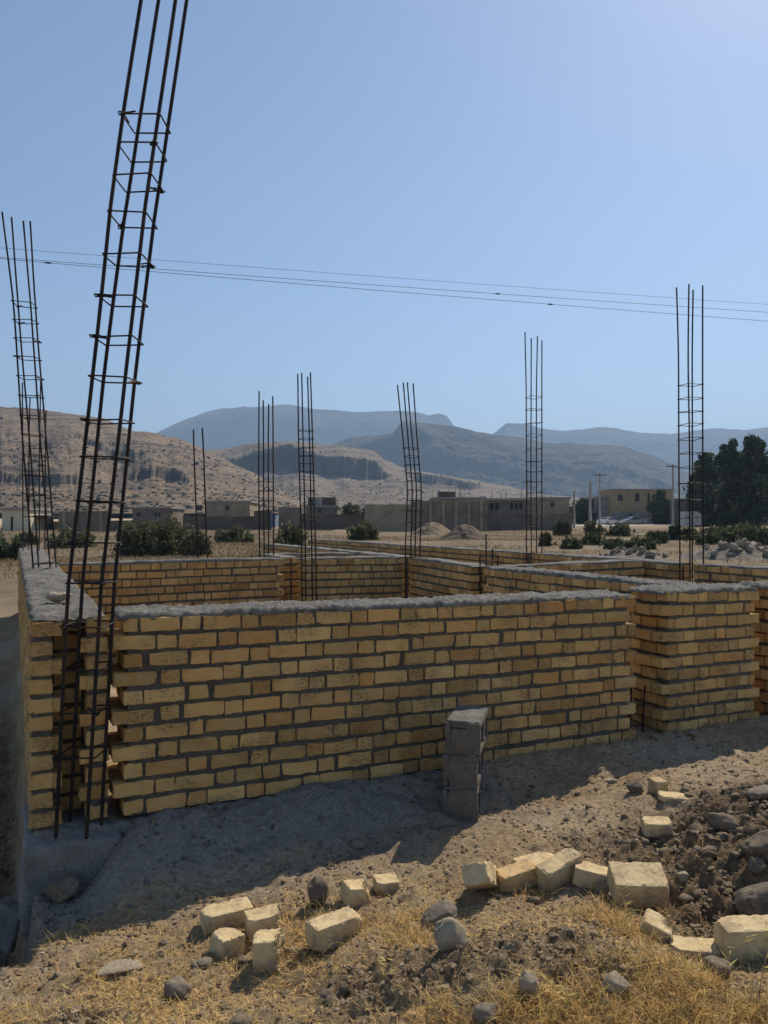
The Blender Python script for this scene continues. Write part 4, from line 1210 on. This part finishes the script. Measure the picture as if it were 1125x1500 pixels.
car(928, 134, math.radians(12), WC['silver'], 'silver-blue saloon parked side-on before the yellow house')

# road
xs = np.linspace(-30, 200, 60); rows = []
for x in xs:
    for y in (118., 130.): rows.append((x, y+.02*x, zg(x, y+.02*x)+.05))
i = np.arange(len(xs))[:-1]*2
m = MB().add(np.array(rows), np.stack([i, i+2, i+3, i+1], 1))
tag(m.build('road', WC['road'], None, True), 'pale road strip in front of the parked cars', 'road', None, 'structure')

# poles
def pole(px, ytop, Y, label, arm=True, wd=.13):
    x = xcol(px, Y); z0 = zg(x, Y)-.1; zt = zrow(ytop, Y)
    root = thing('utility_pole', (x, Y, z0), label, 'utility pole', 'utility poles beyond the plain')
    MB().tube([(x, Y, z0), (x, Y, zt)], [wd*1.35, wd*.8], 8).build('pole_shaft', WC['pole'], root, True)
    if arm:
        MB().box((x, Y-.12, zt-.35), (.9, .05, .06)).build('crossarm', WC['dark'], root)
        for dx in (-.8, -.3, .3, .8): MB().tube([(x+dx, Y-.12, zt-.29), (x+dx, Y-.12, zt-.08)], .05, 6).build('insulator', WC['cement'], root)
pole(864.5, 706, 118, 'thick concrete pole left of the tall thin one, before the round tree', False, .2)
r = pole(878.5, 693, 124, 'tall pole between the thick pole and the yellow house')
pole(985.5, 680, 108, 'tallest utility pole, just left of the tallest right cage')
pole(841, 719, 100, 'short concrete pole at the end of the grey block wall', False)
pole(773, 703, 140, 'distant pole behind the upright cage before the grey house')

# ------------------------------------------------------------------ earth heaps and rubble
HEAPV = []
def heap(px, w, ytop, ybase, mat, label, Y, sd):
    x, hw = xcol(px, Y), w/2/F*Y
    z0 = zg(x, Y); ht = E-(ytop-HZ)/F*Y-z0
    n = 70; g = np.linspace(-1.15, 1.15, n); X, Yq = np.meshgrid(g, g)
    r = np.sqrt(X**2+Yq**2)*(1+.15*vnoise(X*1.6, Yq*1.6, 0, sd))
    Z = np.clip(1-r, -.15, 1); Z = np.where(Z > .7, .7+(Z-.7)*.5, Z)/.85
    Z = Z*ht+.06*ht*fbm(X*6, Yq*6, 0, 4, sd+2)*(r < 1.05)
    V = np.stack([(x+X*hw).ravel(), (Y+Yq*hw*.8).ravel(), (z0+Z-.03).ravel()], 1)
    if mat is MAT['rubble']: HEAPV.append(V)
    i = np.arange(n*n).reshape(n, n)
    m = MB().add(V, np.stack([i[:-1, :-1].ravel(), i[:-1, 1:].ravel(), i[1:, 1:].ravel(), i[1:, :-1].ravel()], 1))
    return tag(m.build('earth_heap', mat, None, True), label, 'earth heap')
MAT['heap'] = simple('heap_soil', (.155, .112, .08), .35, 4, bump=.8, bscale=14, bdist=.06)
MAT['sand'] = simple('heap_sand', (.26, .19, .115), .25, 4, bump=.6, bscale=14, bdist=.05)
MAT['rubble'] = simple('rubble_soil', (.21, .18, .145), .4, 4, bump=.9, bscale=9, bdist=.08)
heap(680, 76, 767, 789, MAT['heap'], 'brown earth heap before the pilaster wall, nearer of two', 56, 501)
heap(634, 66, 764, 780, MAT['sand'], 'yellowish sand heap behind the brown earth heap', 66, 502)
heap(1072, 150, 795, 822, MAT['rubble'], 'long grey rubble heap under the dark trees, bigger of two', 29, 503)
heap(925, 120, 805, 822, MAT['rubble'], 'low grey rubble heap between the upright right cages', 29, 505)
heap(500, 90, 775, 790, MAT['sand'], 'low sandy bank before the long dark wall', 62, 504)

def on_heap(x, y):
    V = np.concatenate(HEAPV); j = np.argmin((V[:, 0]-x)**2+(V[:, 1]-y)**2); return float(max(V[j, 2], zg(x, y)))
GRB = 'concrete rubble chunks behind the right outer wall'
RB = 'angular grey rubble chunk in the pile behind the right outer wall'
for i_, (px, py, s) in enumerate([(898, 806, .5), (915, 810, .35), (880, 806, .3), (930, 803, .55), (952, 806, .6), (965, 812, .4), (1062, 808, .6), (1084, 812, .5), (1102, 800, .8), (1094, 790, .5), (1118, 808, .7), (1122, 794, .6), (1046, 812, .4), (1074, 796, .5), (870, 803, .3), (1110, 816, .5), (1056, 815, .5), (1070, 812, .4), (1080, 801, .55), (1099, 812, .6), (1115, 799, .5), (1124, 814, .6), (905, 804, .4), (922, 809, .5), (940, 811, .5), (888, 803, .35), (975, 808, .4), (1036, 815, .4), (1090, 804, .6), (1106, 807, .7)]):
    Y = RNG.uniform(27.9, 29.5); x = xcol(px, Y); z0 = zg(x, Y)
    zc = max(zrow(py, Y), z0+s*.1)
    s *= .58; v = ICO2[0].copy()
    for _ in range(12):
        n = RNG.normal(0, 1, 3); n /= np.linalg.norm(n); d = v @ n; v = v-np.clip(d-RNG.uniform(.45, .75), 0, None)[:, None]*n
    v = v*np.array([s, s*.8, s*RNG.uniform(.5, .9)])*.75 @ rot3(RNG.normal(0, .5), RNG.normal(0, .5), RNG.uniform(0, 6)).T
    v = v+np.array([x, Y, 0]); v[:, 2] += on_heap(x, Y)-v[:, 2].min()-s*.12
    o = MB().add(v, ICO2[1], RNG.uniform(.7, 1.3)).build('rubble_chunk', MAT['stone_grey'], None)
    tag(o, RB, 'rubble', GRB)
def branches(px, py, w, n, label):
    Y = 28.5+.5*RNG.random(); x = xcol(px, Y); z0 = on_heap(x, Y); m = MB()
    for _ in range(n):
        st = np.array([x, Y, z0-.03])
        an = RNG.uniform(0, 6.28); L = RNG.uniform(.3, .85); el = RNG.uniform(-.1, .8)
        d = np.array([math.cos(an)*math.cos(el), math.sin(an)*math.cos(el)*.6, math.sin(el)])*L
        s = np.linspace(0, 1, 6)[:, None]
        m.tube(st+d*s+.07*np.concatenate([vnoise(s*3, _, 0, 7), 0*s, vnoise(s*3, _, 4, 8)], 1), np.linspace(.016, .006, 6), 5)
    tag(m.build('dead_branch', MAT['twig'], None, True), label, 'branch', 'bleached branches on the rubble')
for bp in (905, 928, 950, 1042, 1060, 1078, 1094, 1112):
    branches(bp, 805, .5, 6, 'bleached forked branches lying on the grey rubble')

# tufts of dry grass on the plain
MAT['field'] = mk_leaf('field_straw', (.27, .21, .125), .3)
N = 150000
Yq = 13*np.exp(RNG.uniform(0, 1.9, N)); xq = RNG.uniform(-.58, .58, N)*Yq
a_, b_ = to_ab(xq, Yq)
ok = ~((a_ > -.6) & (a_ < 7.2) & (b_ < 15.8)) & (fbm(xq*.11, Yq*.11, 0, 4, 81) > RNG.uniform(-.7, .25, N))
xq, Yq = xq[ok], Yq[ok]; N = len(xq)
zq = H(xq, Yq, False); sq = RNG.uniform(.05, .16, N)
an = RNG.uniform(0, 3.14, N); dx, dy = np.cos(an)*sq*.5, np.sin(an)*sq*.5
lx, ly = RNG.normal(0, .4, N)*sq, RNG.normal(0, .4, N)*sq
V = np.stack([np.stack([xq-dx*.16, Yq-dy*.16, zq-.04], 1), np.stack([xq+dx*.16, Yq+dy*.16, zq-.04], 1), np.stack([xq+lx+dx*.22, Yq+ly+dy*.22, zq+sq], 1), np.stack([xq+lx-dx*.1, Yq+ly-dy*.1, zq+sq*.8], 1)], 1).reshape(-1, 3)
i = np.arange(N)*4
T = np.repeat(np.array([1., .9, .8])*RNG.uniform(.6, 1.3, N)[:, None], 4, 0)
tag(MB().add(V, np.stack([i, i+1, i+2, i+3], 1), T).build('field_grass', MAT['field'], None, False, base=(0, 0, 0)), 'dry grass covering the plain beyond the walls', 'grass', None, 'stuff')

# ------------------------------------------------------------------ hills
HILLV = {}
def hill(name, label, D, base_y, pts, df, db, mat, cliffs=(), rough=.03, nx=420, ny=150, px0=-300, px1=1430, gul=.05, sd=0, power=1.0):
    pts = np.array(pts, float)
    px = np.linspace(px0, px1, nx)
    cy = np.interp(px, pts[:, 0], pts[:, 1])
    cy = cy+1.6*fbm(px*.03, 0, 0, 4, sd+1)*(cy < base_y-8)
    X = (px-562.5)/F*D
    s = np.concatenate([np.linspace(0, 1, ny), 1+np.linspace(.06, 1, 14)])
    V = []
    tot = np.clip(base_y-cy, 0, None)            # pixel height of the crest
    for k_, q in enumerate(s):
        Yq = D-df*(1-q) if q <= 1 else D+db*(q-1)
        if q <= 1:
            g = np.full(nx, q**power)
            for (a0, a1, g0, g1, w) in cliffs:   # columns a0..a1, cliff between heights g0..g1
                wt = w*sstep(a0-25, a0+10, px)*(1-sstep(a1-10, a1+25, px))
                jit = .03*fbm(px*.045, 3.1, 0, 3, sd+7)+.011*fbm(px*.33, 1.7, 0, 3, sd+8)
                sc_ = (g0+g1)/2+jit              # where the face stands
                gg = np.where(q < sc_, g0*np.clip(q/sc_, 0, 1)**.9, g1+(1-g1)*np.clip((q-sc_)/(1-sc_), 0, 1))
                st_ = sstep(sc_-.014, sc_+.014, np.full(nx, q))
                gg = (g0*np.clip(q/sc_, 0, 1))*(1-st_)+(g1+(1-g1)*np.clip((q-sc_)/(1-sc_), 0, 1))*st_
                g = g*(1-wt)+gg*wt
            nz = fbm(X*.02*600/D+q*1.1, q*6.0, 0, 7, sd+3, .62)
            rid = np.abs(vnoise(X*.012*600/D*1.6+q*.8, q*1.2, 0, sd+5))
            env = np.clip(4*q*(1-q), 0, 1)
            yp = base_y-tot*np.clip(g+env*(rough*nz+gul*(rid-.5)), -.05, 1.0)
            Z = E+(HZ-yp)/F*Yq
        else:
            zc = E+(HZ-cy)/F*D
            Z = zc*(1-(q-1))**.8-5*(q-1)
        jx = .35*D/600*vnoise(X*.05*600/D, q*40, 0, sd+9)
        V.append(np.stack([X*(Yq/D if q <= 1 else 1)+jx, np.full(nx, Yq), Z], 1))
    V = np.concatenate(V); n2 = len(s)
    HILLV[name] = (V[:ny*nx], np.tile(tot, ny))
    i = np.arange(n2*nx).reshape(n2, nx)
    fq = np.stack([i[:-1, :-1].ravel(), i[:-1, 1:].ravel(), i[1:, 1:].ravel(), i[1:, :-1].ravel()], 1)
    return tag(MB().add(V, fq).build(name, mat, None, True, base=(0, D, 0)), label, name.split('_')[-1], None, 'structure')

hill('hill', 'dry brown hillside with dark rock bands at the left', 640, 752,
     [(-420, 585), (-150, 592), (0, 597), (40, 598), (75, 602), (110, 607), (150, 612), (175, 624), (195, 630), (215, 632), (250, 640), (290, 652), (315, 664), (345, 683), (380, 697), (420, 722), (470, 742), (530, 758), (1560, 760)], 400, 250, MAT['hill_near'],
     [(-420, 125, .30, .44, .7), (200, 268, .42, .58, .9), (120, 200, .62, .76, .6)], .05, gul=.17, sd=100, nx=900, ny=240)
hill('mesa', 'flat-topped mesa with a dark cliff face above pale scree', 1150, 750,
     [(-420, 700), (150, 690), (250, 668), (310, 658), (350, 653), (400, 648), (440, 645), (480, 651), (520, 656), (548, 661), (562, 672), (590, 684), (620, 692), (650, 696), (695, 702), (730, 712), (800, 724), (900, 735), (1000, 742), (1100, 747), (1560, 752)], 560, 400, MAT['hill_mesa'],
     [(325, 556, .54, .86, 1.0), (612, 696, .70, .97, .9)], .055, gul=.15, sd=200, nx=900, ny=240)
hill('pyramid_hill', 'small dark pointed hill right of the middle, before the ridge', 1500, 752,
     [(-420, 760), (800, 760), (850, 745), (880, 726), (895, 706), (905, 697), (914, 702), (940, 712), (985, 722), (1040, 738), (1120, 752), (1560, 762)], 350, 300, MAT['hill_mid'], [], .03, sd=250, nx=420)
hill('ridge', 'blue-grey rocky ridge with a stepped summit right of the mesa', 2100, 752,
     [(-420, 720), (300, 700), (440, 668), (490, 652), (515, 641), (545, 637), (576, 633), (586, 622), (594, 617), (615, 620), (660, 625), (700, 631), (760, 641), (800, 648), (860, 652), (920, 655), (945, 664), (970, 674), (1000, 690), (1050, 708), (1125, 722), (1300, 735), (1560, 745)], 480, 900, MAT['hill_mid'],
     [(510, 620, .72, .95, .9), (640, 900, .55, .68, .5)], .10, gul=.24, sd=300, nx=760, ny=220)
hill('mountain', 'faded blue mountain range along the skyline', 4300, 752,
     [(-420, 690), (100, 672), (200, 650), (232, 632), (262, 618), (300, 603), (330, 597), (370, 595), (420, 592), (470, 600), (520, 604), (560, 601), (600, 601), (628, 608), (642, 605), (655, 609), (668, 626), (690, 640), (712, 644), (728, 632), (742, 621), (772, 622), (800, 630), (830, 632), (880, 625), (900, 626), (940, 634), (985, 635), (1020, 630), (1060, 626), (1090, 630), (1125, 627), (1250, 630), (1560, 640)], 850, 1200, MAT['hill_far'],
     [(240, 560, .70, .88, .6)], .09, gul=.24, sd=400, nx=700, ny=180)

# low scrub and boulders dotting the slopes
def scrub(hname, n, size, mat, name, label, lim):
    V, tot = HILLV[hname]
    w = (tot > 4) & (np.abs(V[:, 0]/V[:, 1]) < .62)
    cand = np.where(w)[0]
    nzv = fbm(V[cand, 0]*.012, V[cand, 1]*.012, 0, 4, 610)
    cand = cand[nzv > RNG.uniform(-.9, .35, len(cand))]
    c = V[RNG.choice(cand, n)]+RNG.normal(0, size*1.5, (n, 3))*np.array([1, 1, 0])
    bv, bf = ICO1
    sz = size*np.exp(RNG.normal(0, .45, n))
    v = bv[None]*(1+RNG.normal(0, .25, (n, len(bv), 1)))*(sz[:, None]*np.array([1., 1., .75]))[:, None]+c[:, None]
    f = (bf[None]+(np.arange(n)*len(bv))[:, None, None]).reshape(-1, 3)
    m = MB().add(v.reshape(-1, 3), f, np.repeat(RNG.uniform(.6, 1.4, n), len(bv)))
    tag(m.build(name, mat, None, True, base=(0, 0, 0)), label, 'scrub', None, 'stuff')
MAT['scrub'] = simple('hill_scrub', (.085, .075, .048), .3, .5)
scrub('hill', 2600, .6, MAT['scrub'], 'hill_scrub', 'dark scrub dotting the brown hillside at the left', 0)
scrub('mesa', 2600, 1.0, MAT['scrub'], 'scree_scrub', 'scrub and boulders dotting the mesa slopes', 0)

# ------------------------------------------------------------------ overhead wires
def wire(p0, p1, Y0, Y1, r, blobs, label):
    a, b = P(*p0, Y0), P(*p1, Y1)
    t = np.linspace(-.7, 1.7, 60)[:, None]
    pts = a+(b-a)*t; pts[:, 2] += .12*((t[:, 0]-.5)**2-.25)
    root = thing('overhead_wire', pts[30], label, 'wire', 'overhead wires crossing the sky')
    MB().tube(pts, r, 5).build('cable', MAT['wire'], root, True)
    for bp in blobs:
        tt = (bp-p0[0])/(p1[0]-p0[0])
        # perspective: find parameter where the wire crosses this column
        ts = np.linspace(0, 1, 2000); q = a+(b-a)*ts[:, None]
        j = np.argmin(np.abs(q[:, 0]/q[:, 1]-(bp-562.5)/F)); c = q[j].copy(); c[2] += .12*((ts[j]-.5)**2-.25)
        d = (b-a)/np.linalg.norm(b-a)
        MB().tube([c-d*.11, c-d*.05, c+d*.05, c+d*.11], [.010, .026, .026, .010], 7).build('splice', MAT['wire'], root, True)
wire((0, 363), (1125, 446), 22, 30, .0055, [], 'thin uppermost wire crossing the sky')
wire((0, 377), (1125, 457.5), 22.5, 30.5, .0075, [729], 'middle wire, its splice left of the upright cage top')
wire((0, 379), (1125, 470.5), 22.2, 29, .0075, [70, 806], 'lowest wire, its splice right of the upright cage top')

# ------------------------------------------------------------------ haze, sky, sun, camera
hz = bpy.data.materials.new('haze_air'); hz.use_nodes = True
nt = hz.node_tree; nt.nodes.clear()
ou = nt.nodes.new('ShaderNodeOutputMaterial'); pv = nt.nodes.new('ShaderNodeVolumePrincipled')
pv.inputs['Density'].default_value = 2.3e-4
pv.inputs['Color'].default_value = (.47, .68, .98, 1)
pv.inputs['Anisotropy'].default_value = .2
nt.links.new(pv.outputs[0], ou.inputs['Volume'])
me = bpy.data.meshes.new('haze')
X_, y0_, y1_, z0_, z1_ = 6400., -120., 6300., -3.5, 760.
vs = [(x, y, z) for z in (z0_, z1_) for y in (y0_, y1_) for x in (-X_, X_)]
me.from_pydata(vs, [], [(0, 2, 3, 1), (4, 5, 7, 6), (0, 1, 5, 4), (2, 6, 7, 3), (0, 4, 6, 2), (1, 3, 7, 5)])
me.materials.append(hz)
o = bpy.data.objects.new('haze', me); COL.objects.link(o)
tag(o, 'pale blue haze filling the air over the plain', 'haze', None, 'stuff')

AZ = math.radians(34); EL = math.radians(46)
w = bpy.data.worlds.new('World'); SC.world = w; w.use_nodes = True
nt = w.node_tree; bg = nt.nodes['Background']
sk = nt.nodes.new('ShaderNodeTexSky'); sk.sky_type = 'NISHITA'; sk.sun_disc = False
sk.sun_elevation = EL; sk.sun_rotation = AZ
sk.air_density = 1.0; sk.dust_density = .5; sk.ozone_density = 2.2; sk.altitude = 300
nt.links.new(sk.outputs[0], bg.inputs[0]); bg.inputs[1].default_value = .112

sun = bpy.data.lights.new('sun', 'SUN'); sun.energy = 5.0; sun.angle = math.radians(.53); sun.color = (1, .90, .74)
so = bpy.data.objects.new('sun', sun); COL.objects.link(so)
dv = Vector((-math.sin(AZ)*math.cos(EL), -math.cos(AZ)*math.cos(EL), -math.sin(EL)))
so.rotation_euler = dv.to_track_quat('-Z', 'Y').to_euler(); so.location = (20, 30, 40)

cam = bpy.data.cameras.new('camera'); co = bpy.data.objects.new('camera', cam); COL.objects.link(co)
cam.sensor_fit = 'VERTICAL'; cam.sensor_height = 36; cam.sensor_width = 27; cam.lens = 36*F/1500
cam.shift_y = (HZ-750)/1500
cam.clip_start = .05; cam.clip_end = 20000
co.location = (0, 0, E); co.rotation_euler = (math.radians(90), 0, 0)
SC.camera = co

SC.view_settings.view_transform = 'Standard'; SC.view_settings.look = 'None'
SC.view_settings.exposure = .16; SC.view_settings.gamma = 1
SC.render.engine = 'CYCLES'
SC.cycles.use_denoising = True
SC.cycles.max_bounces = 6; SC.cycles.diffuse_bounces = 3; SC.cycles.volume_bounces = 0
SC.cycles.transparent_max_bounces = 8
